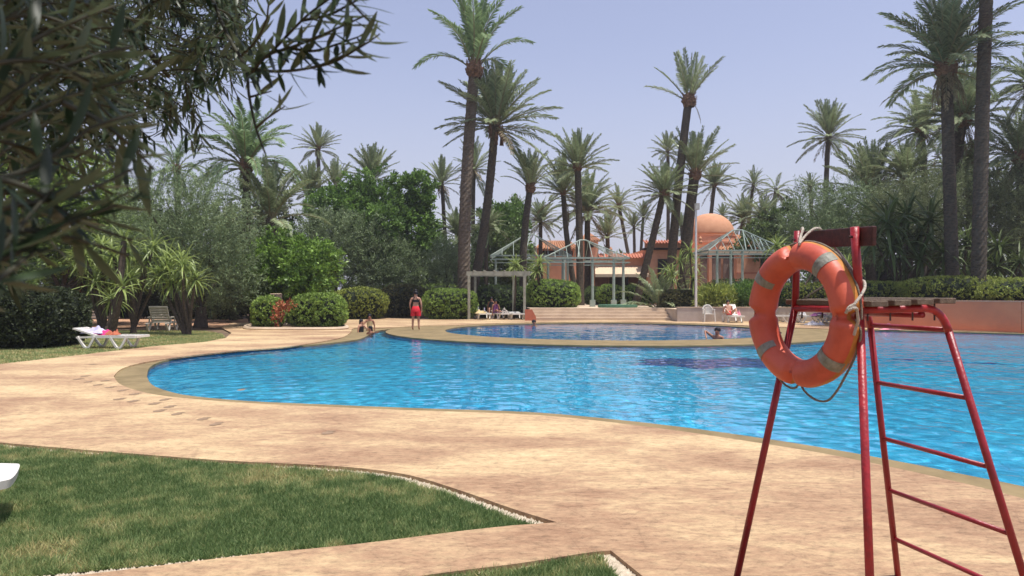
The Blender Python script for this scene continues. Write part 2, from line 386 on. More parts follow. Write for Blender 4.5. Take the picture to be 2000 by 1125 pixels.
def foliage(name, blobs, n, L, W, m, parent=None, spray=.5, per=26, upb=.35, power=2.0, squash=0, inner=.45, lump=.16, spread=.10, tonew=.55, zmin=None):
    """leafy sprays spread through ellipsoids: blobs = [(x,y,z,rx,ry,rz)]"""
    K = max(8, n//per); B = np.array(blobs, float)
    area = (B[:,3]*B[:,5]+B[:,4]*B[:,5]+B[:,3]*B[:,4]); pick = rng.choice(len(B), K, p=area/area.sum()); b = B[pick]
    d = norm(rng.normal(size=(K,3)))
    if squash:   # clipped box-like shape
        p = squash; q = (np.abs(d)**p).sum(1)**(-1/p); d2 = d*q[:,None]
    else: d2 = d
    ph = rng.uniform(0, 6.28, (3,))
    lumpf = 1+lump*(np.sin(d[:,0]*5+ph[0]+pick)+np.sin(d[:,1]*6+ph[1]+pick*2)+np.sin(d[:,2]*5+ph[2]+pick*3))/1.7
    r = inner+(1-inner)*rng.random(K)**(1/power)
    c = b[:,:3]+d2*b[:,3:]*(r*lumpf)[:,None]
    if zmin is not None: c[:,2] = np.maximum(c[:,2], zmin)
    out = norm(d*np.array([1,1,.8])+np.array([0,0,upb])+rng.normal(size=(K,3))*.45)
    tone_c = rng.random(K)*tonew
    idx = np.repeat(np.arange(K), per); N = len(idx); t = rng.random(N)
    pos = c[idx]+out[idx]*(t*spray)[:,None]+rng.normal(size=(N,3))*spread*(1.1-t)[:,None]
    dirv = norm(out[idx]*.8+rng.normal(size=(N,3))*.62+np.array([0,0,.1]))
    side = norm(np.cross(dirv, rng.normal(size=(N,3))))
    tone = tone_c[idx]+rng.random(N)*(1-tonew)
    return quads_mesh(name, pos, dirv, side, L*rng.uniform(.7,1.3,N), W*rng.uniform(.7,1.3,N), tone, m, parent)
def tone_attr(o, v):
    a = o.data.attributes.new('tone', 'FLOAT', 'POINT'); a.data.foreach_set('value', np.full(len(o.data.vertices), v, np.float32))

# ================================================================== THE SETTING: pool, deck, ground
ZC, ZW = -0.03, -0.075       # rim level, water level
CX, CY, RI, RO = 4.15, 31.9, 7.0, 9.45     # round pool
def Gl(pts, z=0.0): return [G(x, y, z) for x, y in pts]
p_in_px_near = [(287,735),(298,752),(340,767),(400,776),(500,784),(640,790),(800,796.5),(1000,803),(1130,812),(1300,830),(1450,850),(1600,873),(1750,900),(1900,930),(2000,950),(2150,985)]
near_in = Gl(p_in_px_near, ZC)
left_far = Gl([(722,655),(700,665),(640,673),(560,680.5),(470,687.5),(380,697),(320,708.5),(293,721)], ZW)
arc = []
for a in np.linspace(R(163), R(317), 30): arc.append((CX+RO*math.cos(a), CY-RO*abs(math.sin(a)) if False else CY+RO*math.sin(a if a > math.pi else a)))
# rim outer arc runs through the side towards the camera (angles 180..360 deg)
arc = [(CX+RO*math.cos(a), CY+RO*math.sin(a)) for a in np.linspace(R(172), R(352), 34)]
far_right = [(13.9,30.9),(14.6,31.6),(16.5,31.2),(20.0,28.9),(26.0,25.2),(27.0,20.0),(25.0,13.0),(18.0,7.0)]
main_in = catmull(near_in, 5, closed=False)[:-1] + catmull([near_in[-1]]+[(9,5.2),(13,5.4),(18,7.0)], 4, closed=False)[:-1] + \
          catmull(list(reversed(far_right[0:])), 4, closed=False) + [Vector((x,y,0)) for x, y in reversed(arc)] + \
          catmull([G(735,648,ZW)]+left_far+[near_in[0]], 5, closed=False)[:-1]
main_in = [(p.x, p.y) for p in main_in]
circ = [(CX+RI*math.cos(a), CY+RI*math.sin(a)) for a in np.linspace(0, 2*math.pi, 64, endpoint=False)]
near_out = Gl([(222,735),(238,752),(300,770),(400,781),(520,789),(640,794.5),(800,801),(1000,808),(1130,817.5),(1300,838),(1450,860),(1600,884),(1750,914),(1900,948),(2000,974),(2150,1014)], 0)
out_far = [(CX+7.75*math.cos(a), CY+7.75*math.sin(a)) for a in np.linspace(R(20), R(150), 20)]
left_out = Gl([(740,640.5),(693,640.5),(684,650),(660,661),(560,677),(470,684),(380,693.5),(290,706),(240,719)], 0)
p_out = catmull(near_out, 5, closed=False)[:-1] + catmull([near_out[-1],(9.2,4.85),(13.2,5.0),(18.4,6.6),(25.6,12.7),(27.6,20.0),(26.5,25.6),(20.3,29.35),(16.6,31.7),(14.6,32.1),(13.2,32.6)], 4, closed=False)[:-1] + \
        [Vector((x,y,0)) for x, y in out_far] + catmull([(-4.2,35.2)]+left_out+[near_out[0]], 5, closed=False)[:-1]
p_out = [(p.x, p.y) for p in p_out]
coping = sheet('pool_rim', p_out, [main_in, circ], ZC, M['cop'], skirts=[(1, .06),(2, .06)])
def pool_shell(name, loop, zf, mt, band, bz):
    fl = sheet(name+'_floor', loop, [], zf, mt)
    n = len(loop)
    for nm, z0, z1, mm in ((name+'_waterline_tiles', ZC-.06, bz, band), (name+'_wall', bz, zf, mt)):
        me = bpy.data.meshes.new(nm); vs = [(x,y,z0) for x,y in loop]+[(x,y,z1) for x,y in loop]
        me.from_pydata(vs, [], [(i,(i+1)%n,n+(i+1)%n,n+i) for i in range(n)]); me.materials.append(mm); me.update()
        o = bpy.data.objects.new(nm, me); link(o); tag(o, kind='structure')
        try: o.cycles.is_caustics_receiver = True
        except Exception: pass
    try: fl.cycles.is_caustics_receiver = True
    except Exception: pass
pool_shell('pool', main_in, -1.25, M['pool_tile'], M['band_tile'], -.50)
pool_shell('round_pool', circ, -1.9, M['deep_tile'], M['deep_tile'], -.50)
# darker tile figure and lane line laid into the pool floor
mk = MB()
fx = [(3.2,19.6),(4.3,20.1),(5.2,19.7),(6.3,20.2),(7.0,19.4),(6.6,18.6),(7.2,17.9),(6.2,17.5),(5.3,17.9),(4.4,17.3),(3.9,18.1),(2.9,18.4),(3.5,19.0)]
def flat_poly(mb, pts, z):
    t = geometry.tessellate_polygon([[Vector((p[0],p[1],0)) for p in pts]]); fs = []
    for f in t:
        a, b, c = (Vector((pts[i][0],pts[i][1],0)) for i in f)
        fs.append(f if (b-a).cross(c-a).z > 0 else (f[0],f[2],f[1]))
    mb.add([(p[0],p[1],z) for p in pts], fs)
flat_poly(mk, fx, -1.246)
M['figure_tile'] = tile_mat('figure_tile', (.02,.10,.36), (.025,.12,.40), 2)
o = mk.build('dark_tile_figure', M['figure_tile']); tag(o, kind='structure')
try: o.cycles.is_caustics_receiver = True
except Exception: pass
mk = MB(); a = Vector((*G(1660,690),0))+Vector((0,1.3,0)); b_ = Vector((*G(2150,711),0))+Vector((0,1.3,0))
mk.add([(a.x,a.y-.09,-1.246),(b_.x,b_.y-.09,-1.246),(b_.x,b_.y+.09,-1.246),(a.x,a.y+.09,-1.246)], [(0,1,2,3)])
o = mk.build('dark_tile_line', M['band_tile']); tag(o, kind='structure')
try: o.cycles.is_caustics_receiver = True
except Exception: pass
# water with real ripples, a fine grid cut to each pool outline (edges hidden under the rim)
def waves(x, y, seed=3, amp=1.0):
    r = np.random.default_rng(seed); z = np.zeros_like(x)
    for k in range(70):
        l = r.choice([.17,.22,.28,.36,.5,.8,1.3,2.2]); a = r.normal(R(70), R(42)); A = amp*l*.0046*r.uniform(.4,1.2)*(1.4 if l < .7 else .5)
        kx = math.cos(a)*6.283/l; ky = math.sin(a)*6.283/l
        z += A*np.sin(kx*x+ky*y+r.uniform(0,6.28)+.8*np.sin(.7*x*r.uniform(.5,1.3)+.5*y))
    return z
def water(name, poly, step_near, step_far, yknee):
    px = np.array(poly); x0, x1 = px[:,0].min()-.1, px[:,0].max()+.1; y0, y1 = px[:,1].min()-.1, px[:,1].max()+.1
    ys = [y0]
    while ys[-1] < y1: ys.append(ys[-1]+(step_near if ys[-1] < yknee else step_far))
    vs = []; fs = []
    ys = np.array(ys); nx = int((x1-x0)/step_near)+1; xs = np.linspace(x0, x1, nx)
    X, Y = np.meshgrid(xs, ys); Z = ZW+.35*waves(X, Y)*np.clip(1.0, 0, 1)
    ny = len(ys)
    cx = (X[:-1,:-1]+X[1:,1:])/2; cy = (Y[:-1,:-1]+Y[1:,1:])/2
    # keep cells whose centre lies in the outline grown by the rim's overlap
    grown = []
    n = len(poly)
    for i in range(n):
        p0 = Vector((*poly[i-1],0)); p1 = Vector((*poly[(i+1)%n],0)); t = (p1-p0); t = Vector((t.y,-t.x,0)).normalized()
        grown.append((poly[i][0], poly[i][1], t))
    # outward normal sign from polygon area
    area = sum(poly[i-1][0]*poly[i][1]-poly[i][0]*poly[i-1][1] for i in range(n)); sgn = 1 if area > 0 else -1
    g = [(a[0]+a[2].x*.09*sgn, a[1]+a[2].y*.09*sgn) for a in grown]
    keep = in_poly(cx.ravel(), cy.ravel(), g).reshape(cx.shape)
    I, J = np.nonzero(keep); a = I*nx+J; F4 = np.stack([a, a+1, a+nx+1, a+nx], 1)
    used, inv = np.unique(F4.ravel(), return_inverse=True)
    P = np.stack([X.ravel()[used], Y.ravel()[used], Z.ravel()[used]], 1); nf = len(F4)
    me = bpy.data.meshes.new(name); me.vertices.add(len(P)); me.loops.add(nf*4); me.polygons.add(nf)
    me.vertices.foreach_set('co', P.reshape(-1).astype(np.float32)); me.loops.foreach_set('vertex_index', inv.astype(np.int32))
    me.polygons.foreach_set('loop_start', np.arange(0, nf*4, 4, dtype=np.int32)); me.polygons.foreach_set('use_smooth', np.ones(nf, bool))
    me.update(calc_edges=True); me.materials.append(M['water'])
    o = bpy.data.objects.new(name, me); link(o); tag(o, kind='structure')
    try: o.cycles.is_caustics_caster = True
    except Exception: pass
    return o
water('pool_water', main_in, .05, .075, 14)
water('round_pool_water', circ, .10, .12, 20)

# deck slab with holes for the pool and the two lawn beds in front
lawn1_edge = Gl([(-260,838),(-120,852),(0,864),(150,877),(300,889),(450,900),(600,907),(700,914),(800,928),(900,958),(1000,993),(1088,1020)], 0)
lawn1_low = Gl([(1000,1026),(900,1037),(700,1062),(500,1082),(300,1106),(60,1135),(-250,1175)], 0)
lawn1 = [(p.x,p.y) for p in catmull(lawn1_edge, 4, closed=False)]+[(p.x,p.y) for p in catmull(lawn1_low, 4, closed=False)]
lawn2_a = Gl([(720,1150),(800,1128),(950,1108),(1000,1102),(1080,1090),(1150,1079),(1193,1075)], 0)
lawn2 = [(p.x,p.y) for p in catmull(lawn2_a, 4, closed=False)]+Gl([(1255,1125),(1330,1190)],0)+[(.8,2.6),(-1.0,2.4)]
deck_outer = [(-20,-8),(34,-8),(34,18),(30,27.4)]+Gl([(2000,648.5),(1850,644.5),(1700,640)],0)+[(15.2,34.2),(17.2,40.3)]+[(8.9,40.3),(8.9,42.3),(.9,42.3)]+ \
    Gl([(1000,623),(925,622),(820,623.5),(745,621),(700,618),(668,624),(655,634),(600,634),(520,632),(455,630)],0)+ \
    Gl([(432,640),(452,650),(441,660),(400,668),(300,676),(150,694),(0,711),(-200,732),(-500,760)],0)+[(-20,12)]
deck = sheet('pool_deck', deck_outer, [p_out, lawn1, lawn2], 0.0, M['deck'], skirts=[(1,.035),(2,.045),(3,.045)])
ground = sheet('ground', [(-400,-200),(400,-200),(400,900),(-400,900)], [p_out], -.052, M['soil'])
sheet('gravel_bed', lawn1, [], -.040, M['gravel']); 
sheet('gravel_bed', lawn2, [], -.040, M['gravel'])
# lawns: soil sheet + blades
l1g = Gl([(-260,843),(-120,856),(0,868),(100,876.5),(200,883),(300,891.5),(450,902.5),(560,908.5),(650,914.5),(720,923),(780,933),(850,951),(920,977),(1000,1006),(1048,1021)], 0)+Gl([(900,1037),(700,1058),(500,1073),(300,1095),(60,1118),(-250,1157)], 0)
l1g = [(p.x,p.y) for p in catmull(l1g[:15], 3, closed=False)]+[(p.x,p.y) for p in catmull(l1g[15:], 3, closed=False)]
l2g = Gl([(730,1150),(800,1129),(950,1108.7),(1000,1102.7),(1080,1090.5),(1150,1079.6),(1176,1079),(1190,1100),(1213,1125),(1260,1180)], 0)+[(.62,2.7),(-.9,2.5)]
l3g = Gl([(441,659.5),(400,667),(300,675),(150,693),(0,710),(-200,731),(-500,759)],0)+[(-20,17),(-24,27)]+Gl([(-100,650),(150,646),(300,645),(400,646),(433,651)],0)
sheet('lawn', l1g, [], -.028, M['lawnbase']); sheet('lawn', l2g, [], -.028, M['lawnbase']); sheet('dry_lawn', l3g, [], -.015, M['dryturf'])
def vnoise(x, y, s, seed=0):
    r = np.random.default_rng(seed); z = np.zeros_like(x)
    for k in range(14):
        a = r.uniform(0, 6.28); f = s*r.uniform(.5, 2.6); z += np.sin(math.cos(a)*f*x+math.sin(a)*f*y+r.uniform(0,6.28))/math.sqrt(f/s)
    return z/3.2
def blades(name, poly, n, h, wd, zb, dry=0.0, ymin=2.0):
    p = np.array(poly); x = rng.uniform(p[:,0].min(), p[:,0].max(), n*3); y = rng.uniform(max(ymin,p[:,1].min()), p[:,1].max(), n*3)
    k = in_poly(x, y, poly); x = x[k]; y = y[k]
    vis = (np.abs(x)/np.maximum(y,.1) < .80); x = x[vis][:n]; y = y[vis][:n]; m = len(x)
    nz = vnoise(x, y, 4.5, 5); nf = vnoise(x, y, 22, 6)
    bald = (nz+.6*nf) > .95; keep = ~(bald & (rng.random(m) < .72)); x, y, nz, nf = x[keep], y[keep], nz[keep], nf[keep]; m = len(x)
    lean = rng.normal(size=(m,3))*np.array([.75,.75,0])+np.array([0,0,1]); d = norm(lean)
    side = norm(np.cross(d, rng.normal(size=(m,3))))
    tone = np.clip(.27+dry+.18*np.clip(nz+.9*nf, -.8, 2.2)+rng.normal(size=m)*.15, 0, 1)
    base = np.stack([x, y, np.full(m, zb)], 1)
    o = quads_mesh(name, base, d, side, h*rng.uniform(.55,1.35,m)*(1+.15*nz), np.full(m, wd), tone, M['grass'], tri=True)
    tag(o, kind='stuff'); return o
blades('lawn_grass', l1g, 240000, .050, .0065, -.03)
blades('lawn_grass', l2g, 50000, .048, .006, -.03)
blades('dry_lawn_grass', l3g, 90000, .05, .022, -.018, dry=.22)
# pale pebbles in the gravel strips
def pebbles(poly, inner, n):
    p = np.array(poly); x = rng.uniform(p[:,0].min(), p[:,0].max(), n*12); y = rng.uniform(max(3.6,p[:,1].min()), p[:,1].max(), n*12)
    k = in_poly(x, y, poly) & ~in_poly(x, y, inner); x = x[k][:n]; y = y[k][:n]; m = len(x)
    o8 = np.array([(1,0,0),(-1,0,0),(0,1,0),(0,-1,0),(0,0,1),(0,0,-1)], float); t8 = [(0,2,4),(2,1,4),(1,3,4),(3,0,4)]
    s = rng.uniform(.007,.015,(m,1,1)); P = np.stack([x,y,np.full(m,-.034)],1)[:,None,:]+o8[None]*s*rng.uniform(.7,1.3,(m,6,1))
    T = (np.array(t8)[None]+np.arange(m)[:,None,None]*6).reshape(-1,3)
    me = bpy.data.meshes.new('pebbles'); me.vertices.add(m*6); me.loops.add(len(T)*3); me.polygons.add(len(T))
    me.vertices.foreach_set('co', P.reshape(-1).astype(np.float32)); me.loops.foreach_set('vertex_index', T.ravel().astype(np.int32))
    me.polygons.foreach_set('loop_start', np.arange(0,len(T)*3,3,dtype=np.int32)); me.update(calc_edges=True); me.materials.append(M['pebble'])
    o = bpy.data.objects.new('pebbles', me); link(o); tag(o, kind='stuff')
pebbles(lawn1, l1g, 14000); pebbles(lawn2, l2g, 4000)
# damp footprints crossing the deck
fp = MB(); rr = random.Random(4)
for px, py in [(150,741),(172,746),(190,752),(214,757),(238,763),(262,770),(232,780),(258,784),(300,789),(330,795),(310,803),(345,809),(395,819),(420,829),(165,735),(205,744),(470,762),(180,712),(320,781),(640,846)]:
    x, y = G(px, py); a = rr.uniform(-.4, .4)
    for kx, ky, sx, sy in ((0,0,.042,.09),(.01,.11,.038,.03)):
        pts = [(x+kx+sx*math.cos(t)*rr.uniform(.8,1.15)*1.6, y+ky+sy*math.sin(t)*rr.uniform(.8,1.1)) for t in np.linspace(0,6.283,11)[:-1]]
        flat_poly(fp, pts, .004)
o = fp.build('damp_footprints', M['wet']); tag(o, kind='stuff')
# raised terrace behind the steps, garden bed behind the terracotta wall, shaded garden path on the left
sheet('terrace', [(.9,43.4),(8.9,43.4),(8.9,40.35),(17.3,40.35),(17.3,140),(.9,140)], [], .655, M['step'])
sheet('terrace_garden', [(15.4,34.3),(20.0,29.6),(30.5,22.0),(60,10),(120,140),(17.6,140),(17.6,40.4)], [], 1.10, M['soil'])
sheet('garden_path', Gl([(-200,632),(60,640),(165,643),(240,640),(345,634),(420,640),(480,632),(500,622),(300,622),(150,622),(-200,616)],0), [], -.012, M['path'])
q_ = MB(); q_.box((9.0,41.95,.325),(.16,3.2,.65)); o_ = q_.build('terrace_edge', M['gwall']); tag(o_, kind='structure')
for i in range(4):
    st = MB(); y0 = 41.6+.5*i
    st.box((4.9+.02*i, (y0+43.6)/2, .164*i+.082), (8.0-.04*i, 43.6-y0, .163)); 
    o = st.build('stone_step', M['step']); tag(o, kind='structure')

# ================================================================== WALLS, BUILDINGS, FRAMES
def wall_run(name, pts, z0, z1, th, m, cap=None, label=None, cat='wall'):
    root = empty(name, (pts[0][0], pts[0][1], 0), 0, label, cat); off = Vector((pts[0][0], pts[0][1], 0))
    b = MB(); c = MB()
    for p, q in zip(pts[:-1], pts[1:]):
        p = Vector((*p,0)); q = Vector((*q,0)); b.beam(p+Vector((0,0,(z0+z1)/2))-off, q+Vector((0,0,(z0+z1)/2))-off, th, z1-z0)
        if cap: c.beam(p+Vector((0,0,z1+.02))-off, q+Vector((0,0,z1+.02))-off, th+.05, .045)
    b.build('wall', m, root)
    if cap: c.build('coping', cap, root)
    return root
tw = [(15.0,34.35)]+Gl([(1700,640),(1850,644.5),(2000,649)],0)+[(30.3,22.2),(36,17)]
tw = [(x, y+.12) for x, y in tw]
wall_run('retaining_wall', tw, -.05, 1.20, .22, M['terra_w'], M['terra'], 'long terracotta rendered retaining wall below the clipped hedge on the right', 'wall')
wall_run('low_wall', [(8.95,40.3),(12.9,40.35),(17.4,40.45)], -.05, .74, .20, M['gwall'], M['step'], 'low pale grey wall behind the white plastic chair and far loungers', 'wall')
ck = MB(); ck.add([(0,0,0),(.62,0,0),(.62,0,.2),(.40,0,.62),(0,0,.62),(0,.25,0),(.62,.25,0),(.62,.25,.2),(.40,.25,.62),(0,.25,.62)],
   [(0,1,2,3,4),(9,8,7,6,5),(0,5,6,1),(1,6,7,2),(2,7,8,3),(3,8,9,4),(4,9,5,0)])
M['terra_s'] = surf('red_terracotta', (.50,.17,.10), (.42,.13,.08), 3, .9); o = ck.build('step_side_wall', M['terra_s']); o.location = (.72, 41.3, 0); tag(o, 'small red terracotta side wall at the left end of the stone steps', 'wall')
# low platform and dish on the terrace
t = MB(); t.lathe([(1.15,0),(1.2,.05),(1.2,.17),(1.1,.18)], 28); o = t.build('platform', M['green_mat'], smooth=False); o.location = (6.35, 44.6, .655); o.scale = (1.0,.6,1)
tag(o, 'low round green edged platform on top of the stone steps', 'platform')

def hz(py, d): return EYE-(py-HZ)*d/F
def xx(px, d): return (px-1000)*d/F
bd = empty('poolside_building', (8, 58, .65), 0, 'terracotta building with a dome, tiled parapets and cream awning behind the steps', 'building')
OB = Vector((8,58,.65))
def bbox(mb, px0, px1, pyt, pyb, d, dep, mi=0, gap=0):
    x0, x1 = xx(px0,d), xx(px1,d); zt, zb = hz(pyt,d), hz(pyb,d)
    mb.box(Vector(((x0+x1)/2, d+dep/2, (zt+zb)/2))-OB, (x1-x0, dep, zt-zb), mi=mi)
def bpart(name, m, *boxes):
    b = MB()
    for q in boxes: bbox(b, *q)
    return b.build(name, m, bd)
w1 = bpart('wall', M['terra'], (1160,1264,508,596,58,9))
w2 = bpart('wall', M['terra'], (1262,1348,486,598,57,10))
w3 = bpart('wall', M['terra'], (1345,1530,492,598,58.5,9))
bpart('parapet', M['terra'], (1159,1265,504,508.2,57.9,.5)); bpart('parapet', M['terra'], (1261,1349,474,484,56.9,.5))
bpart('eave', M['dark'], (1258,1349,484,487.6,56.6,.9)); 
def tilecoping(px0, px1, pyt, pyb, d):
    b = MB(); x0, x1 = xx(px0,d), xx(px1,d); zt, zb = hz(pyt,d), hz(pyb,d); n = max(4, int((x1-x0)/.22))
    b.add([Vector(p)-OB for p in ((x0,d,zb),(x1,d,zb),(x1,d+.7,zt),(x0,d+.7,zt))], [(0,1,2,3)])
    for i in range(n+1):
        x = x0+(x1-x0)*i/n; b.tube([Vector((x,d-.03,zb+.03))-OB, Vector((x,d+.7,zt+.03))-OB], .06, 6)
    o = b.build('tile_coping', M['rtile'], bd); tag(o, kind='stuff'); return o
tilecoping(1170,1266,495,504,57.5); tilecoping(1260,1350,469,475,56.4)
# door openings, shutters and pillars
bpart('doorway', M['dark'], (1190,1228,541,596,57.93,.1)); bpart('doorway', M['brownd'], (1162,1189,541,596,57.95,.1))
bpart('doorway', M['brownd'], (1229,1247,538,596,57.95,.1))
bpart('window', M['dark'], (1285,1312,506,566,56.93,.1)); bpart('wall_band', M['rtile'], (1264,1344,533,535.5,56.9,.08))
for x0, x1 in ((1352,1362),(1368,1384),(1391,1408),(1413,1438),(1486,1528)): bpart('curtain', M['curtain'], (x0,x1,505,565,58.35,.1))
bpart('painted_shade_strip', M['dark'], (1350,1440,499,504.5,58.3,.12))  # flat dark strip before the wall, painted in place of shade
bpart('pillar', M['terra'], (1384.5,1390.5,498,590,57.6,.45)); bpart('pillar', M['terra'], (1439,1485,496,592,57,.8))
bpart('wall_band', M['rtile'], (1438.5,1485.5,532,534.5,56.95,.06)); bpart('fascia', M['step'], (1368,1490,491,497.5,56.2,.35))
# awning: sloped cream sheet with valance and arms
aw = MB(); x0, x1 = xx(1163,57.5), xx(1260,57.5)
pa = [Vector((x0,57.9,3.65)),Vector((x1,57.9,3.65)),Vector((x1+.05,56.3,2.95)),Vector((x0-.15,56.3,2.95))]
q = [p-OB for p in pa]; aw.add(q+[p-Vector((0,0,.04)) for p in q], [(3,2,1,0),(4,5,6,7),(2,3,7,6),(0,1,5,4),(1,2,6,5),(3,0,4,7)])
aw.box(Vector(((x0+x1)/2-.05,56.28,2.83))-OB, (x1-x0+.2,.03,.22)); a_ = aw.build('awning', M['awning'], bd)
# drum and dome
dr = MB(); dc = Vector((xx(1386,62),62,0))
dr.lathe([(2.2,4.2),(2.2,5.55),(2.28,5.57),(2.28,5.70),(2.12,5.72),(2.10,6.15),(2.16,6.17),(2.16,6.25),(2.02,6.26)], 40, dc-OB); drum_ = dr.build('drum', M['terra'], bd, smooth=False)
dm = MB(); prof = [(2.04*math.cos(a)**.92, 6.25+1.88*math.sin(a)**1.02) for a in np.linspace(0, math.pi/2*.985, 14)]
dm.lathe(prof, 40, dc-OB); dm.build('dome', M['dome'], drum_, smooth=True)
fb = MB(); fb.lathe([(.12,0),(.16,.15),(.08,.3),(.14,.4),(.02,.6)], 8, Vector((xx(1193,57.6),57.6,hz(497,57.6)))-OB); fb.build('finial', M['dome'], bd)
fb = MB(); fb.lathe([(.12,0),(.16,.15),(.08,.3),(.14,.4),(.02,.6)], 8, Vector((xx(1368,57.6),57.6,hz(476,57.6)))-OB); fb.build('finial', M['dome'], bd)
# tiled pitched roof to the right of the dome
def pitched(root, O, px0, px1, pyt, pyb, d, dep, m, lx=0, rx=0, name='tiled_roof'):
    b = MB(); x0, x1 = xx(px0,d), xx(px1,d); zt, zb = hz(pyt,d), hz(pyb,d); n = max(5, int((x1-x0)/.26))
    b.add([Vector(p)-O for p in ((x0,d,zb),(x1,d,zb),(x1-rx,d+dep,zt),(x0+lx,d+dep,zt),(x0,d,zb-.12),(x1,d,zb-.12))], [(0,1,2,3),(4,5,1,0)])
    for i in range(n+1):
        t = i/n; a = Vector((x0+(x1-x0)*t,d-.03,zb+.03)); c = Vector((x0+lx+(x1-x0-lx-rx)*t,d+dep,zt+.03)); b.tube([a-O,c-O], .085, 6)
    o = b.build(name, m, root); tag(o, kind='stuff'); return o
pitched(bd, OB, 1405, 1500, 452, 488, 59, 4.5, M['otile'], 2.0, .6)
# two far tiled roofs between the palms
for (p0,p1,yt,ye,yb,d,lab) in ((1048,1130,467,486,560,70,'far house with an orange tiled roof seen through the left metal pavilion'),(1137,1170,452,470,560,80,'small distant house with orange roof behind the trees left of the terracotta building')):
    O = Vector((xx((p0+p1)/2,d), d, 0)); r = empty('house', O, 0, lab, 'house')
    pitched(r, O, p0-2, p1+2, yt, ye, d, 3.2, M['otile'], .8, .8, 'roof')
    b = MB(); b.box((0,3.0,hz(ye,d)/2), (xx(p1,d)-xx(p0,d), 4.4, hz(ye,d)-.05)); b.build('wall', M['terra'], r)
    b = MB(); b.box((0,.72,hz(ye+8,d)), (xx(p1,d)-xx(p0,d)-1.0, .2, .5)); b.build('window', M['dark'], r)

def hip_frame(label, cx, cy, hw, hd, ze, za, m, z0, posts, nr=6, ridge=0.0, post_r=.09, base=True, struts=(), grp=None):
    root = empty('metal_pavilion', (cx,cy,z0), R(0), label, 'pavilion')
    E = ze-z0; A = za-z0
    def rod(name, a, b, r=.032): q = MB(); q.tube([a,b], r, 5); return q.build(name, m, root)
    c = [(-hw,-hd,E),(hw,-hd,E),(hw,hd,E),(-hw,hd,E)]; ap = [(-ridge,0,A),(ridge,0,A),(ridge,0,A),(-ridge,0,A)]
    for i in range(4):
        q = MB(); q.beam(c[i], c[(i+1)%4], .07, .10); q.beam(Vector(c[i])-Vector((0,0,.28)), Vector(c[(i+1)%4])-Vector((0,0,.28)), .05, .06); q.build('eave_beam', m, root)
        rod('hip_rafter', c[i], ap[i], .036)
    for i in range(4):
        a = Vector(c[i]); b = Vector(c[(i+1)%4]); half = hd if i % 2 else hw; rg = ridge if i % 2 == 0 else 0
        for k in range(1, nr):
            t = k/nr; p = a.lerp(b, t); u = abs(2*t-1)*half     # distance from the middle
            s = 1.0 if u <= rg else max(0, 1-(u-rg)/(half-rg))
            inn = Vector((0,1,0)) if i == 0 else Vector((-1,0,0)) if i == 1 else Vector((0,-1,0)) if i == 2 else Vector((1,0,0))
            run = (hd if i % 2 == 0 else hw-ridge)*s
            rod('rafter', p, p+inn*run+Vector((0,0,(A-E)*s)), .022)
    for x, y in posts:
        q = MB(); q.tube([(x,y,0),(x,y,E)], post_r, 10)
        if base: q.box((x,y,.22), (.34,.34,.44))
        q.build('post', m, root)
    for a, b in struts: rod('strut', a, b, .04)
    if ridge: rod('ridge', ap[0], ap[1], .045)
    return root
hip_frame('left metal pavilion frame with tall open hip roof, partly behind the strappy trees', xx(1035,55), 55, 2.85, 2.85, 4.15, 5.85, M['gframe'], .65,
    [(2.6,2.6),(-2.6,2.6),(2.6,-2.6)], 7, .3, struts=[((0,0,5.2),(-.4,-1.2,3.5))])
hip_frame('smaller metal pavilion frame with four posts at the top of the stone steps', xx(1138,49.5), 49.5, 2.75, 2.45, 3.75, 5.05, M['gframe'], .65,
    [(.4,-2.35),(1.75,-2.35),(2.65,-.4),(-1.2,.6),(-2.2,2.2)], 7, .2, struts=[((-.2,0,4.4),(-.4,-1.0,3.2))])
hip_frame('teal metal roof frame in front of the domed building, above green columns', xx(1441,53.5), 53.5, 2.75, 2.4, 4.45, 6.05, M['gframe2'], .65,
    [(-2.1,-2.2),(-1.15,-2.2),(-.35,-2.2)], 9, .35, base=False, struts=[((.3,-.2,5.35),(.1,-1.6,3.85)),((.9,-.2,5.05),(.8,-1.6,3.85)),((1.5,-.2,4.75),(1.4,-1.6,3.85))])
# small timber pergola by the pool (beam, posts, cross pieces)
pg = empty('pergola', (-1.2,44,0), 0, 'small flat timber pergola standing over the shaded loungers', 'pergola')
def pgb(name, a, b, w_, h_): q = MB(); q.beam(Vector(a)-Vector((-1.2,44,0)), Vector(b)-Vector((-1.2,44,0)), w_, h_); return q.build(name, M['greypost'], pg)
zt = hz(534,43)
pgb('beam', (xx(911,43),43,zt), (xx(1036,43),43,zt), .10, .24); pgb('beam', (xx(911,43)+.1,46,zt), (xx(1030,43),46,zt), .10, .24)
for k in range(6): pgb('cross_piece', (xx(925+k*20,43),42.9,zt+.16), (xx(925+k*20,43)+.05,46.2,zt+.16), .07, .08)
for x, y in ((916,43),(1024.5,43)): pgb('post', (xx(x,y),y,0), (xx(x,y),y,zt-.12), .15, .15)
for x, y in ((928,46),(1003,46)): pgb('post', (xx(x,y),y,0), (xx(x,y),y,zt-.12), .15, .15)
# slim light pole
lp = empty('light_pole', (xx(1358,40.9),40.75,0), 0, 'slim white light pole with square head beside the plastic chair', 'light pole')
q = MB(); q.tube([(0,0,0),(.0,0,6.1)], [.07,.055], 10); q.build('pole', M['pole'], lp)
q = MB(); q.box((.05,-.04,6.28), (.22,.28,.34)); q.build('lamp_head', M['grey_plastic'], lp)
q = MB(); q.lathe([(.30,0),(.30,.08),(.16,.14),(.12,.3),(.07,.32)], 14); q.build('base', M['otile'], lp)
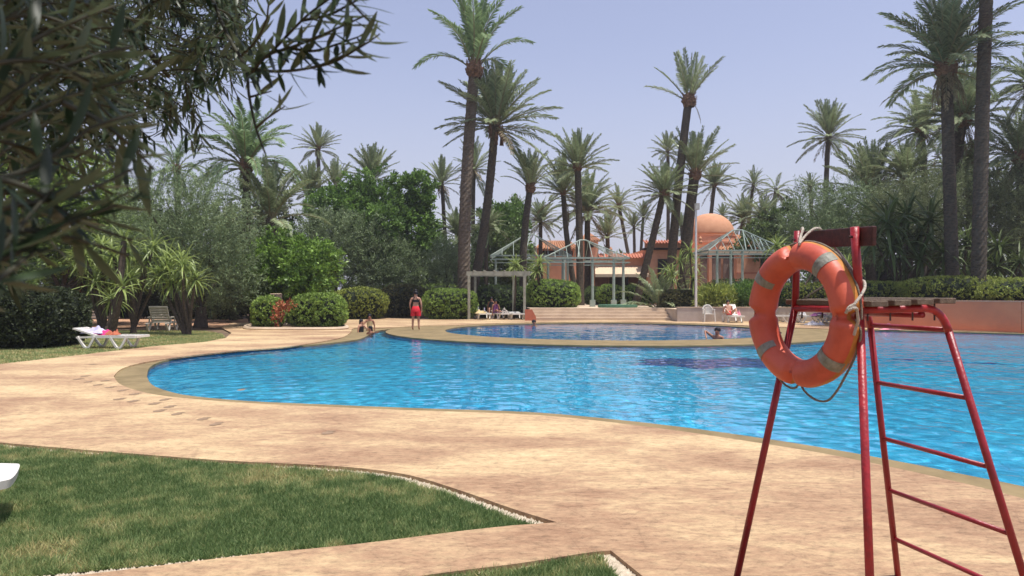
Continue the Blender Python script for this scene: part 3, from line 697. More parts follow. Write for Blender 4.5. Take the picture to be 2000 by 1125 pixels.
# brick pillar among the left trees
bp_ = empty('brick_pillar', (xx(152,37),37,0), R(20), 'red brick pillar half hidden by trunks at the far left', 'pillar')
q = MB(); q.box((0,0,1.05), (.60,.60,2.1)); q.build('core', M['dark'], bp_)
q = MB(); rr = random.Random(2)
for c in range(26):
    for s_ in range(3):
        for face in range(4):
            a = face*math.pi/2; u = (s_-1)*.222+(.05 if c % 2 else -.05); rot = Matrix.Rotation(a, 3, 'Z')
            q.box(rot @ Vector((u, -.315, .04+c*.08)), (.205,.07,.066), rot)
o = q.build('bricks', M['brick'], bp_); tag(o, kind='stuff')
# small plank fence far behind the hedge
fr_ = empty('plank_fence', (xx(845,60),60,0), 0, 'short stretch of pale plank fence glimpsed between trunks beyond the hedge', 'fence')
for k in range(16):
    q = MB(); q.box((-1.6+k*.22,0,.9), (.17,.04,1.9)); q.build('plank', M['fence'], fr_)

# ================================================================== PALMS
def frond_mesh(name, e0, droop, seed, mat_leaf, wide=1.0, n=40, sparse=0):
    r = random.Random(seed); seg = 14; pts = []; p = Vector((0,0,0)); e = R(e0); az = 0
    tw_ = r.uniform(-.12,.12)
    for i in range(seg+1):
        pts.append(p.copy()); s = i/seg
        ee = e-droop*(s**1.35); az += tw_/seg
        p = p+Vector((math.cos(ee)*math.cos(az), math.cos(ee)*math.sin(az), math.sin(ee)))/seg
    mb = MB(); mb.tube(pts, [.014*(1-.85*i/seg) for i in range(seg+1)], 3, mi=1, cap=False)
    def at(s):
        f = s*seg; i = min(int(f), seg-1); a = f-i; return pts[i].lerp(pts[i+1], a), (pts[i+1]-pts[i]).normalized()
    tones = [.5]*len(mb.v)
    for k in range(n):
        s = .13+.87*(k+.5)/n
        P, T = at(s); side = T.cross(Vector((0,0,1)))
        if side.length < .05: side = Vector((0,1,0))
        side.normalize(); up = side.cross(T)
        L = wide*.175*min(1, .45+2.2*(s-.1))*(1-.62*max(0,s-.55)/.45)
        for sg in (-1, 1):
            if r.random() < sparse: continue
            fwd = .75+.5*s; d = (T*fwd+side*sg*r.uniform(.75,1.0)+up*r.uniform(.0,.5)).normalized()
            l = L*r.uniform(.8,1.15); wv = T.cross(d).normalized().cross(d)*.0098*r.uniform(.8,1.3)
            tip = P+d*l-Vector((0,0,l*.22)); mid = P+d*l*.45
            n0 = len(mb.v); mb.add([P, mid+wv, tip, mid-wv], [(0,1,2,3)]); tt = r.random(); tones += [tt*.8, tt, min(1,tt+.2), tt]
    me = bpy.data.meshes.new(name); me.from_pydata(mb.v, [], mb.f); me.materials.append(mat_leaf); me.materials.append(M['rachis'])
    me.polygons.foreach_set('material_index', mb.mi)
    a = me.attributes.new('tone', 'FLOAT', 'POINT'); a.data.foreach_set('value', np.array(tones, np.float32)); me.update()
    return me
ELEV = [86, 72, 58, 42, 25, 6, -20, -50]
DROOP = [.35, .55, .75, .9, .95, .85, .6, .35]
STIFF = [.12, .22, .32, .42, .5, .5, .45, .3]
FM = {}
def frond(kind, ei, k):
    key = (kind, ei, k)
    if key not in FM:
        dr = {'soft':DROOP, 'stiff':STIFF, 'arch':[x*1.7 for x in DROOP], 'dry':DROOP}[kind][ei]
        ml = {'soft':M['frond'], 'stiff':M['frond'], 'arch':M['frond_g'], 'dry':M['frond_dry']}[kind]
        FM[key] = frond_mesh('frond', ELEV[ei], dr, hash((ei,k)) % 999+len(kind), ml, 1.12 if kind != 'dry' else .8, 58 if kind != 'dry' else 30, .05 if kind != 'dry' else .3)
    return FM[key]
TR = {}
def trunk_mesh(h, r0, r1, lean, scaly, mat_, seed):
    rr = random.Random(seed); mb = MB(); rows = max(8, int(h/(.17 if scaly else .35))); seg = 14
    vs = []; fs = []; sway = rr.uniform(-.25,.25)
    for i in range(rows+1):
        s = i/rows; flare = 1+.35*math.exp(-s*h/.6); rad = (r0+(r1-r0)*s)*flare
        cx = lean[0]*s+sway*math.sin(s*math.pi); cy = lean[1]*s+sway*.5*math.sin(s*5)
        for k in range(seg):
            a = 2*math.pi*k/seg; zig = ((i*.5+(.5 if k % 2 else 0)) % 1.0)
            rad2 = rad*(1+(.17 if scaly else .07)*(zig-.4)+rr.uniform(-.03,.03))
            vs.append((cx+rad2*math.cos(a), cy+rad2*math.sin(a), h*s+(.06 if k % 2 else 0)*(1 if 0 < i < rows else 0)))
    for i in range(rows):
        for k in range(seg): k2 = (k+1) % seg; fs.append((i*seg+k, i*seg+k2, (i+1)*seg+k2, (i+1)*seg+k))
    mb.add(vs, fs); return mb
npalm = [0]
def palm(label, cx, cy, d, bx, by, Rpx, spec, tw_px, kind='stiff', bulge=0, dry=0, group='date palms round the pool', zb=0.0, lean_y=0, fruit=0, lighter=False, cat='palm tree', scl=1.0):
    """crown base at photo (cx,cy), a lower trunk point (bx,by), at distance d; Rpx = frond length"""
    npalm[0] += 1; rr = random.Random(npalm[0]*17)
    zt = hz(cy, d); pyb = HZ+(EYE-zb)*F/d; t = (pyb-cy)/max(1,(by-cy)); bxp = cx+(bx-cx)*t
    x0 = xx(bxp, d); x1 = xx(cx, d); root = empty('palm_tree', (x0, d, zb), 0, label, cat, group)
    h = zt-zb; w_ = tw_px*d/F/2
    q = trunk_mesh(h, w_*1.12, w_*.9, (x1-x0, lean_y), d < 52, None, npalm[0]); q.build('trunk', M['bark_l'] if lighter else M['bark'], root)
    top = Vector((x1-x0, lean_y, h))
    if bulge:
        bulge *= .82
        b = MB(); bw = bulge*d/F/2; rows = 9
        vs = []; fs = []; seg = 14; hh = bw*2.2
        for i in range(rows+1):
            s = i/rows; rad = bw*(.55+.55*math.sin(math.pi*(s*.85+.1)))
            for k in range(seg):
                a = 2*math.pi*(k+.5*(i%2))/seg; q_ = rad*(1+rr.uniform(-.06,.16)*(1 if k%2 else .3)); vs.append((q_*math.cos(a), q_*math.sin(a), -hh*.75+hh*s+rr.uniform(-.05,.05)))
        for i in range(rows):
            for k in range(seg): k2 = (k+1)%seg; fs.append((i*seg+k,i*seg+k2,(i+1)*seg+k2,(i+1)*seg+k))
        b.add([Vector(v)+top for v in vs], fs)
        for k in range(60):   # jagged cut leaf bases
            a = rr.uniform(0,6.28); z = rr.uniform(-.7,.25)*hh; rad = bw*(.9+.25*math.sin(math.pi*(z/hh+.75)))
            c = top+Vector((rad*math.cos(a)*.85, rad*math.sin(a)*.85, z)); o_ = Vector((math.cos(a)*.7, math.sin(a)*.7, .8)).normalized()
            b.beam(c, c+o_*bw*.45, bw*.16, bw*.08)
        b.build('leaf_bases', M['boots'], root)
    L = Rpx*d/F*1.04
    ga = rr.uniform(0, 6.28)
    for ei, cnt in enumerate(spec):
        for k in range(cnt):
            ga += 2.39996+rr.uniform(-.15,.15)
            kd = kind
            if ei >= 6 and rr.random() < .35: kd = 'dry'
            o = bpy.data.objects.new('frond', frond(kd, ei, k % 3)); link(o, root)
            sc = L*rr.uniform(.82,1.06)*(1 if ei > 1 else .95); o.scale = (sc, sc, sc)
            o.rotation_euler = (rr.uniform(-.08,.08), rr.uniform(-.10,.10), ga)
            bw = w_*.5; o.location = top+Vector((math.cos(ga)*bw, math.sin(ga)*bw, rr.uniform(-.1,.15)*w_*3-ei*.06))
    for k in range(dry):
        ga += 2.4; o = bpy.data.objects.new('dry_frond', frond('dry', 7, k % 3)); link(o, root); sc = L*rr.uniform(.35,.6); o.scale = (sc,)*3
        o.rotation_euler = (0,rr.uniform(.2,.5),ga); o.location = top+Vector((math.cos(ga)*w_*.7, math.sin(ga)*w_*.7, -.2))
    if fruit:
        b = MB()
        for k in range(fruit):
            a = rr.uniform(0,6.28); c = top+Vector((math.cos(a)*w_*1.6, math.sin(a)*w_*1.6, -rr.uniform(.2,1.1)*w_*3))
            for j in range(14):
                b.tube([c+Vector((0,0,.5*w_)), c+Vector((rr.uniform(-.4,.4)*w_, rr.uniform(-.4,.4)*w_, -rr.uniform(.8,2.6)*w_))], .035, 4)
        b.build('fruit_stalks', M['boots'], root)
    return root
#        elevation classes:   86 72 58 42 25  6 -20 -50
FULL  = (6,8,10,11,11,9,5,2)
HALF  = (5,7,8,8,7,4,1,0)
TUFT  = (7,7,4,2,0,0,0,0)
FAN   = (8,10,11,10,7,4,0,0)
DROOPY= (4,5,7,8,9,9,8,5)
SMALL = (4,6,7,7,6,5,3,1)
palm('tallest centre palm with thick scaly trunk, orange leaf bases and narrow plume cut off',927,128,45.5,908,560,150,(9,7,2,3,0,0,0,0),23,'arch',36,0,lighter=True)
palm('full palm leaning right just behind the tallest centre palm, dark fruit stalks under its crown',968,238,47.5,925,540,118,(8,12,10,8,9,8,4,0),17,'stiff',22,2,fruit=12)
palm('tall thick-trunked palm left of the dome with sparse upright plume and one hanging dry frond',1346,190,52,1316,490,92,(3,3,5,2,1,0,0,0),17,'stiff',30,2)
palm('short fat-trunked palm with an upright green crown, immediately left of the dome',1358,335,53,1345,470,88,(5,6,6,6,4,2,0,0),22,'stiff',26,0)
palm('strongly leaning palm in front of the terracotta building, trunk slanting over the parapet',1297,372,51,1251,556,62,FULL,14,'stiff',20,1)
palm('small distant palm peeping out left of the sparse tall palm by the dome',1304,292,80,1302,470,36,SMALL,7,'stiff')
palm('slim palm right of the dome with spreading round crown',1396,358,75,1388,440,44,FULL,8,'stiff',10)
palm('slim palm with feathery drooping crown, second to the right of the dome',1472,358,75,1463,450,34,(3,4,5,6,6,5,5,2),7,'soft')
palm('battered palm with a lopsided drooping crown left of the olive above the lifebuoy',1516,368,72,1504,480,42,(0,1,1,3,5,7,8,5),8,'soft',0,3)
palm('small round-headed palm just above the right olive crown',1582,362,70,1586,440,28,(2,4,6,6,6,5,4,3),8,'soft')
palm('lone slim palm with a full star-shaped crown right of centre above the lifebuoy',1618,262,60,1614,360,68,(6,7,6,5,5,8,6,3),10,'stiff',0,3)
palm('huge dark palm at upper right with drooping brown skirt, left of the bare trunk',1848,122,34.5,1860,545,150,(9,11,10,9,9,6,1,0),23,'soft',44,22)
palm('bare trunk rising out of the photo at right, its crown out of sight',1936,-150,33,1912,545,150,(5,7,7,7,7,5,2,0),25,'stiff',40,4)
palm('broad palm behind the huge dark right palm, yellowish lower fronds',1880,228,44,1868,400,105,FULL,22,'soft',34,6)
palm('shaggy palm left of the huge dark right palm, fronds drooping over',1797,248,52,1800,360,82,DROOPY,12,'soft',20,4)
palm('palm cut by the right edge of the photo, high up',2016,158,40,2030,500,72,DROOPY,18,'soft',30,2)
palm('large low palm at the right edge with long loose fronds',1992,300,42,2000,500,96,(4,6,7,8,8,7,4,2),20,'soft',30,4)
palm('bushy trunkless palm between the slim star palm and the huge right palm',1702,372,54,1703,470,98,(6,9,9,9,8,5,1,0),18,'stiff')
palm('yellowish mid-height palm in the right grove behind the olive crown',1770,345,50,1772,470,78,FULL,16,'soft',20,4)
palm('palm low in the right grove between the two big trunks',1890,345,46,1888,470,84,FULL,16,'soft',20,4)
palm('big grey-green palm on the left with long arching yellow-edged fronds',481,318,40,486,410,128,(6,7,7,5,6,5,2,0),17,'arch',30,0)
palm('low palm with tall upright fronds right of the left arching palm',527,425,39,527,520,118,(5,8,7,5,3,2,0,0),16,'soft')
palm('small slim palm with dense round crown left of centre against the sky',621,286,70,621,330,46,(5,6,7,8,8,7,3,1),8,'stiff',12)
palm('low bushy palm below the slim round-crowned palm left of centre',607,372,60,607,470,58,FAN,12,'stiff')
palm('brownish upright palm tuft between the slim round-crowned palm and the fan-shaped palm',655,362,64,655,470,54,(6,7,6,3,2,0,0,0),10,'stiff')
palm('wide fan-shaped palm rising above the bright green trees left of centre',727,346,60,727,470,64,(8,10,10,8,6,6,2,0),14,'stiff')
palm('thin dark palm with hanging dry fronds left of the tallest centre palm',863,355,64,868,480,50,(5,6,6,5,5,4,3,2),8,'stiff',0,10,fruit=4)
palm('palm crown seen directly behind the tallest centre trunk',926,325,64,928,430,54,(4,6,6,5,5,5,4,3),8,'stiff',0,6)
palm('pale ragged palm at left behind the big olive, showing orange leaf bases',345,325,45,347,420,70,(2,2,3,3,4,4,3,1),12,'arch',18,2)
palm('dark slim palm trunk at left behind the near olive branches',214,205,50,218,400,84,SMALL,9,'soft')
palm('squat palm with narrow upright grey-green plume and reddish neck right of the centre pair',1036,362,50,1031,462,74,(8,9,7,3,0,0,0,0),14,'soft',22)
palm('bushy palm close left of the taller round-crowned palm above the pavilions',1100,372,56,1113,470,74,(5,7,8,8,7,5,3,1),11,'stiff',14)
palm('taller round-crowned palm above the two pavilions',1128,322,52,1131,480,72,(6,8,9,8,7,5,1,0),14,'stiff',20)
palm('broad yellowish palm low behind the two pavilion palms',1147,408,60,1147,490,76,FULL,12,'soft')
palm('slender leaning palm with a drooping crown left of the leaning building palm',1208,398,74,1223,478,40,(3,4,5,6,6,6,5,2),7,'soft',10)
palm('tiny far palm left of the leaning building palm',1257,420,80,1254,480,28,SMALL,6,'stiff')
palm('low spiky palm above the far left end of the building roof',1186,458,64,1186,495,44,(5,7,8,8,7,5,0,0),9,'stiff')
palm('tiny distant palm right of the slender drooping palm',1238,440,80,1238,490,28,SMALL,6,'stiff')
palm('yellowish small palm right of the centre pair of trunks',953,440,58,953,500,44,SMALL,8,'soft')
palm('faraway palm top above the green tree right of the centre pair',1008,402,90,1008,450,24,SMALL,6,'stiff')
palm('low palm between the squat plume palm and the pavilion palms',1056,430,68,1057,490,46,FULL,8,'soft')
palm('faraway palm top peeping over the right of the dome',1411,418,90,1411,450,22,SMALL,6,'stiff')
palm('low drooping palm right of the dome below the slim palms',1452,425,68,1452,480,48,FULL,8,'soft')
palm('low shaggy palm against the teal roof frame',1492,425,64,1494,480,46,FULL,9,'soft')
palm('palm low behind the small olive left of the tallest centre palm',893,455,60,893,500,54,FAN,9,'soft')
palm('tiny far palm at the left shoulder of the dome',1330,440,85,1330,490,26,SMALL,6,'stiff')
palm('faraway palm top low behind the leaning building palm',1280,452,85,1280,490,24,SMALL,6,'stiff')
palm('young palm with long low fronds at the foot of the terracotta building',1288,598,45.5,1288,610,88,(3,4,4,5,4,2,0,0),10,'soft', 0, 0, 'low planting on the terrace', .65, cat='young palm')

# ================================================================== TREES AND HEDGES
def blob(px0, px1, py0, py1, d, dep=None):
    a, b = xx(px0,d), xx(px1,d); zt, zb = hz(py0,d), hz(py1,d); rx = (b-a)/2; rz = (zt-zb)/2
    return ((a+b)/2, d, (zt+zb)/2, rx, dep if dep else rx*.8, rz)
def tree(label, name, blobs, n, L, W, m, trunk_px, group, r=.22, limbs=None, **kw):
    b0 = np.array(blobs).mean(0); d = b0[1]; root = empty(name, (xx(trunk_px,d), d, 0), 0, label, 'tree', group); O = Vector((xx(trunk_px,d), d, 0))
    q = MB(); rr = random.Random(int(trunk_px))
    zlow = min(b[2]-b[5] for b in blobs); fork = O+Vector((0,0,max(.6, zlow*.7+.3)))
    q.tube([O-O, (O+Vector((rr.uniform(-.1,.1),0,fork.z*.5)))-O, fork-O], [r*1.3, r, r*.85], 9); q.build('trunk', M['wood_bark'], root)
    for b in blobs:
        for j in range(2):
            q = MB(); e = Vector((b[0]+rr.uniform(-.5,.5)*b[3], b[1]+rr.uniform(-.5,.5)*b[4], b[2]+rr.uniform(-.1,.5)*b[5]))
            mid = fork.lerp(e,.5)+Vector((rr.uniform(-.3,.3),rr.uniform(-.2,.2),rr.uniform(-.2,.3)))
            q.tube([fork-O, mid-O, e-O], [r*.38, r*.22, r*.06], 6); q.build('limb', M['wood_bark'], root)
    f = foliage('crown', [(b[0]-O.x, b[1]-O.y, b[2]-O.z, b[3], b[4], b[5]) for b in blobs], n, L, W, m, root, **kw)
    tag(f, kind='stuff'); return root
GT = 'trees behind the pool'
OL = dict(spray=.75, per=24, upb=.5, spread=.10, inner=.35, lump=.14)
tree('large feathery olive tree with silvery foliage at left behind the strappy trees','olive_tree',
     [blob(235,410,335,520,32,2.2),blob(330,490,345,540,33,2.2),blob(300,480,420,590,33,2),blob(230,330,420,560,34,2),blob(380,495,470,600,33.5,2)], 52000, .15,.030, M['olive'], 392, GT, .25, **OL)
tree('broad silvery olive tree left of centre, behind the round citrus','olive_tree',
     [blob(575,700,405,565,49),blob(640,770,430,580,50),blob(560,660,440,575,51)], 38000, .19,.042, M['olive'], 655, GT, .22, **OL)
tree('silvery olive tree right of the broad one, its crown ending near the bright hedge','olive_tree',
     [blob(700,800,455,585,51),blob(740,825,480,585,52)], 22000, .19,.042, M['olive'], 770, GT, .18, **OL)
tree('small grey-green olive tree on thin stems left of the tallest centre palm','olive_tree',
     [blob(835,905,480,555,49),blob(850,925,470,545,51)], 12000, .16,.036, M['olive'], 872, GT, .12, **OL)
tree('dim olive tree between the two big centre trunks and the left pavilion','olive_tree',
     [blob(930,1010,455,550,62),blob(960,1040,470,550,64)], 16000, .17,.038, M['olive_dark'], 975, GT, .2, **OL)
tree('wide pale olive tree above the lifebuoy at right','olive_tree',
     [blob(1535,1650,365,500,44),blob(1600,1745,355,500,44),blob(1560,1700,420,540,43)], 44000, .16,.034, M['olive'], 1640, GT, .25, **OL)
tree('olive tree behind the huge dark palm trunk at right','olive_tree',
     [blob(1730,1860,345,470,41),blob(1800,1930,330,470,42),blob(1700,1800,380,460,42)], 34000, .15,.034, M['olive_dark'], 1820, GT, .25, **OL)
tree('olive tree at the right edge beyond the bare trunk','olive_tree',
     [blob(1900,2040,330,480,41),blob(1950,2100,380,500,40)], 24000, .15,.034, M['olive_dark'], 2000, GT, .25, **OL)
GR = dict(spray=.35, per=22, upb=.3, spread=.16, inner=.4, lump=.22)
tree('round bright green citrus tree behind the island hedge','citrus_tree',
     [blob(490,640,446,592,37.0,1.9),blob(560,652,480,585,36.2,1.9),blob(486,560,490,592,36.5,1.9)], 20000, .20,.10, M['citrus'], 565, GT, .16, **GR)
tree('bright green leafy tree below the fan-shaped palm','leafy_tree',
     [blob(600,720,370,470,52),blob(660,790,345,480,53),blob(690,780,400,520,51)], 24000, .26,.13, M['green'], 705, GT, .25, **GR)
tree('tall bright green tree right of the fan-shaped palm','leafy_tree',
     [blob(775,850,333,430,54),blob(760,860,390,520,54)], 15000, .26,.13, M['green'], 815, GT, .22, **GR)
tree('green rounded tree between the centre pair of trunks and the squat plume palm','leafy_tree',
     [blob(935,1030,392,500,64),blob(960,1030,400,480,66)], 12000, .28,.15, M['green'], 990, GT, .25, **GR)
tree('dark leafy tree below the battered palm right of the teal roof','leafy_tree',
     [blob(1490,1570,400,520,60),blob(1440,1530,440,530,58)], 14000, .26,.13, M['hedge_d'], 1515, GT, .25, **GR)
tree('dim leafy tree at the far left behind the hanging branches','leafy_tree',
     [blob(-80,120,250,560,33),blob(60,250,300,540,35),blob(150,300,400,560,36)], 42000, .20,.09, M['hedge'], 120, GT, .25, **GR)
tree('dark leafy tree low at left above the shaded path','leafy_tree',
     [blob(-200,60,420,650,27),blob(100,300,470,590,38)], 22000, .20,.09, M['hedge_d'], 40, GT, .2, **GR)
tree('shaded tree mass filling the gap below the left arching palm','leafy_tree',
     [blob(420,560,410,560,44),blob(380,500,500,620,40)], 16000, .22,.09, M['olive_dark'], 455, GT, .2, **GR)
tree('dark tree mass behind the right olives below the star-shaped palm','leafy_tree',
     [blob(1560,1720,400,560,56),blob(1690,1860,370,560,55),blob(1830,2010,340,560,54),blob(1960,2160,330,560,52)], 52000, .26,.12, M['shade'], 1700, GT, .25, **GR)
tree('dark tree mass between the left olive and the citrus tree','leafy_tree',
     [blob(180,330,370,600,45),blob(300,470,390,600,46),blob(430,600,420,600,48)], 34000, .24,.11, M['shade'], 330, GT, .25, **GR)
tree('dim tree mass behind the trunks of the centre pair','leafy_tree',
     [blob(760,880,440,580,60),blob(880,1040,450,580,62)], 20000, .26,.13, M['hedge_d'], 850, GT, .25, **GR)
# far belt of trees closing the horizon
belt = [(x, 88+8*math.sin(x*.3), 2.4+.7*math.sin(x*.21), 6, 4, 3.4+.9*math.sin(x*.37+1)) for x in range(-100, 100, 8)]
f = foliage('distant_tree_belt', belt, 52000, .75, .34, M['hedge_d'], None, spray=.6, per=20, inner=.7, lump=.15, spread=.35, zmin=.2); tag(f, kind='stuff')

def hedge(label, parts, m, n, L=.085, W=.055, name='hedge', p=2.9, zb=0.0, group='clipped hedges', core=True, cat='hedge'):
    """parts = [(px0, px1, py_top, py_base, depth of front, thickness)]"""
    P = []
    for px0, px1, pt, pb, d, th in parts:
        dm_ = d+th/2; a, b = xx(px0,d+.1), xx(px1,d+.1); zt = hz(pt, d+th*.25); P.append(((a+b)/2, dm_, (zt+zb)/2, (b-a)/2, th/2, (zt-zb)/2+.02))
    O = Vector((P[0][0], P[0][1], zb)); root = empty(name, O, 0, label, cat, group)
    f = foliage('leaves', [(c[0]-O.x,c[1]-O.y,c[2]-O.z,c[3]*.99,c[4]*.99,c[5]*.99) for c in P], n, L, W, m, root, spray=.10, per=14, upb=.25, squash=p, inner=.93, lump=.035, spread=.045, tonew=.45)
    tag(f, kind='stuff')
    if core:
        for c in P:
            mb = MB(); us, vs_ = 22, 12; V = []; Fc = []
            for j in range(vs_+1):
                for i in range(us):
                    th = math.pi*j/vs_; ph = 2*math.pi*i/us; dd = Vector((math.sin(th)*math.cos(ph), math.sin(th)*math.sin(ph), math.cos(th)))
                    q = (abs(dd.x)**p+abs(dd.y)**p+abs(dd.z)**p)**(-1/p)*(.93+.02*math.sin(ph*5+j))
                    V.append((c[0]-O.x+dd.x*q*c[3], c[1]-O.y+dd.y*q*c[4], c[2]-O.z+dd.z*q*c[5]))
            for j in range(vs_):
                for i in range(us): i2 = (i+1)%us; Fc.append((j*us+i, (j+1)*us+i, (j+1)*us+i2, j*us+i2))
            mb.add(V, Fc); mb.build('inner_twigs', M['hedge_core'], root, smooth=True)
    return root
hedge('clipped green island hedge in front of the citrus tree, beside orange-red leaves',[(558,662,578,643,31.9,2.2)], M['hedge'], 17000, p=3.0)
hedge('small rounded bush at the left end of the planted island',[(486,541,583,643,31.9,1.6)], M['hedge'], 8000, p=2.6)
hedge('yellow-green clipped hedge right of the planted island',[(640,746,564,624,43,3.0)], M['hedge_y'], 16000)
hedge('dark hedge behind the standing woman',[(735,832,558,619,47,2.6)], M['hedge_r'], 14000)
hedge('bright clipped box hedge immediately right of the standing woman',[(822,928,567,624.5,42.8,2.6)], M['hedge'], 17000)
hedge('long dark hedge in the shade of the pergola',[(915,1035,560,612,46.5,2.4)], M['hedge_d'], 15000)
hedge('large rounded hedge at the left of the stone steps',[(1028,1136,549,604,44.2,4.0)], M['hedge'], 18000, zb=.55, p=2.8)
hedge('rounded bush behind the middle pavilion post',[(1170,1222,558,598,52,2.6)], M['hedge'], 8000, zb=.65, p=2.6)
hedge('rounded bush right of the pavilion, against the building',[(1221,1287,558,596,52,3.0)], M['hedge'], 9000, zb=.65, p=2.6)
hedge('low dark bush behind the first pavilion post',[(1146,1176,562,596,54,2.0)], M['hedge_d'], 5000, zb=.65, p=2.6)
hedge('reddish brown clipped shrub left of the light pole',[(1298,1368,569,606,43.6,1.8)], M['hedge_r'], 9000, zb=.65, p=3)
hedge('dark green hedge across the front of the domed building',[(1375,1530,548,585,52,2)], M['hedge_d'], 11000, zb=.65)
hedge('long lower part of the clipped hedge above the terracotta wall',[(1500,1700,556,592,40.8,2.2),(1640,1835,553,588,34.3,2.4)], M['hedge_y'], 36000, .06, .04, zb=1.05, p=3.2)
hedge('tall swelling clipped hedge above the terracotta wall at the right edge',[(1790,2010,542,588,32.3,2.6),(1960,2200,545,592,29.8,2.6)], M['hedge_y'], 44000, .06, .04, zb=1.05, p=2.8)
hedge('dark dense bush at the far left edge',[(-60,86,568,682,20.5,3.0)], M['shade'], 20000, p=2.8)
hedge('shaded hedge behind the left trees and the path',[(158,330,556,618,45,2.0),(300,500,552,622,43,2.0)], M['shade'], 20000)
hedge('thin flat-topped hedge strip behind the yellow-green hedge',[(700,760,561,610,50,1.6)], M['hedge_y'], 5000)
hedge('low hedge row far behind the dark hedge',[(790,915,557,600,56,1.6)], M['hedge'], 8000)
# leafy low planting behind the grey wall
for (a, b, t_, c_, mm, lab) in ((1368,1432,565,603,M['hedge_y'],'pale green low plants right behind the plastic chair'),(1428,1520,556,603,M['green'],'bright green grassy plants behind the reclining sunbather'),(1508,1640,560,603,M['hedge_d'],'dark low plants behind the far loungers')):
    B_ = blob(a,b,t_,c_,42.3,1.2); O = Vector((B_[0],B_[1],.65)); r_ = empty('low_plants', O, 0, lab, 'plants', 'low planting on the terrace')
    f = foliage('leaves', [(0,0,B_[2]-.65,B_[3],B_[4],B_[5])], 6500, .30, .045, mm, r_, spray=.25, per=12, upb=1.1, inner=.3); tag(f, kind='stuff')
# orange-red leaved plant, stump and rock on the planted island, kerb round it
fo = empty('red_leaved_plant', (xx(553,32.2),31.8,0), 0, 'small orange-red leaved plant in the middle of the island hedge', 'plant')
f = foliage('leaves', [(-.05,-.28,.55,.13,.1,.22),(.10,-.28,.85,.22,.12,.16),(.32,-.2,1.02,.22,.12,.10)], 420, .13, .07, M['flower'], fo, spray=.15, per=10); tag(f, kind='stuff')
q = MB(); q.tube([(0,0,0),(0,0,.7)], .03, 6); q.build('stem', M['wood_bark'], fo)
sp = empty('tree_stump', (xx(540,33.2),33.2,0), 0, 'tall sawn tree stump standing above the island hedge', 'stump')
q = MB(); q.tube([(.05,0,0),(.02,0,.8),(-.02,0,1.5)], [.16,.19,.27], 12, cap=False); spt = q.build('trunk', M['stump'], sp)
q = MB(); q.lathe([(.27,0),(.24,.03)], 12, (-.02,0,1.5)); q.build('cut_top', M['stumptop'], spt)
q = MB(); rr = random.Random(5)
q.lathe([(.5,0),(.62,.3),(.5,.7),(.2,.92)], 9); q.v = [(x*rr.uniform(.85,1.15), y*rr.uniform(.85,1.15), z*1.45) for x,y,z in q.v]
o = q.build('rock', M['rock'], smooth=False); o.location = (xx(516,33.8),33.8,0); tag(o, 'grey rock behind the small rounded island bush', 'rock')
kp = catmull([(xx(484,31.7),31.7),(xx(560,31.2),31.15),(xx(660,31.4),31.4),(xx(668,33),33.4),(xx(600,35),35.2),(xx(500,35),34.8)], 6)
q = MB(); q.tube([(p.x,p.y,.04) for p in kp], .09, 6, closed=True); o = q.build('island_kerb', M['step']); tag(o, kind='structure')
sheet('island_soil', [(p.x,p.y) for p in kp], [], .02, M['soil'])

# ------------------------------------------------------------------ strappy yucca trees
def strap_mesh(seed, L=1.0, droop=1.1, wd=.05):
    r = random.Random(seed); vs = []; fs = []; n = 5; p = Vector((0,0,0)); e = 0
    for i in range(n+1):
        s = i/n; w_ = wd*(.7+.6*s if s < .4 else 1.1*(1-s)**.6+.02)
        vs += [p+Vector((0,-w_,w_*.35)), p, p+Vector((0,w_,w_*.35))]
        e = -droop*s*s; p = p+Vector((math.cos(e),0,math.sin(e)))*L/n
    for i in range(n):
        for k in range(2): fs.append((i*3+k,i*3+k+1,i*3+k+4,i*3+k+3))
    me = bpy.data.meshes.new('leaf'); me.from_pydata([tuple(v) for v in vs], [], fs); me.materials.append(M['yucca'])
    a = me.attributes.new('tone','FLOAT','POINT'); a.data.foreach_set('value', np.random.default_rng(seed).random(len(vs)).astype(np.float32)*.4+.4); me.update()
    return me
SM = [strap_mesh(1,1,.5), strap_mesh(2,1,1.2), strap_mesh(3,1,1.9), strap_mesh(4,1,.8,.04)]
SMD = [x.copy() for x in SM]
for x in SMD: x.materials[0] = M['yucca_d']
def yucca(label, d, heads, trunk_base_px, nl=34, L=.85, zb=0.0, group='strappy-leaved yucca trees', r=.06, m='yucca'):
    x0 = xx(trunk_base_px, d); root = empty('yucca_tree', (x0,d,zb), 0, label, 'yucca', group); rr = random.Random(int(trunk_base_px)+int(d))
    for hi, (px, py) in enumerate(heads):
        c = Vector((xx(px,d)-x0, rr.uniform(-.7,.7), hz(py,d)-zb))
        b = Vector((rr.uniform(-.15,.15),rr.uniform(-.1,.1),0)); m_ = b.lerp(c,.5)+Vector((rr.uniform(-.15,.15),0,-.1))
        q = MB(); q.tube([b,m_,c], [r*1.2,r,r*.8], 7); q.build('stem', M['yucca_bark'], root)
        for k in range(nl):
            me = (SM if m == 'yucca' else SMD)[k % 4]; o = bpy.data.objects.new('leaf', me); link(o, root); o.location = c+Vector((0,0,rr.uniform(-.15,.1)))
            ez = 1.3-2.35*(k/nl)**.85+rr.uniform(-.15,.15); s_ = L*rr.uniform(.7,1.1); o.scale = (s_,)*3
            o.rotation_euler = (rr.uniform(-.4,.4), -ez, k*2.39996+rr.uniform(-.2,.2))
    return root
yucca('many-headed yucca tree with bright hanging strap leaves at left, nearest the grey armchair lounger', 28, [(372,520),(345,505),(320,525),(392,545),(355,545),(332,552),(300,535)], 368, 34, 1.0)
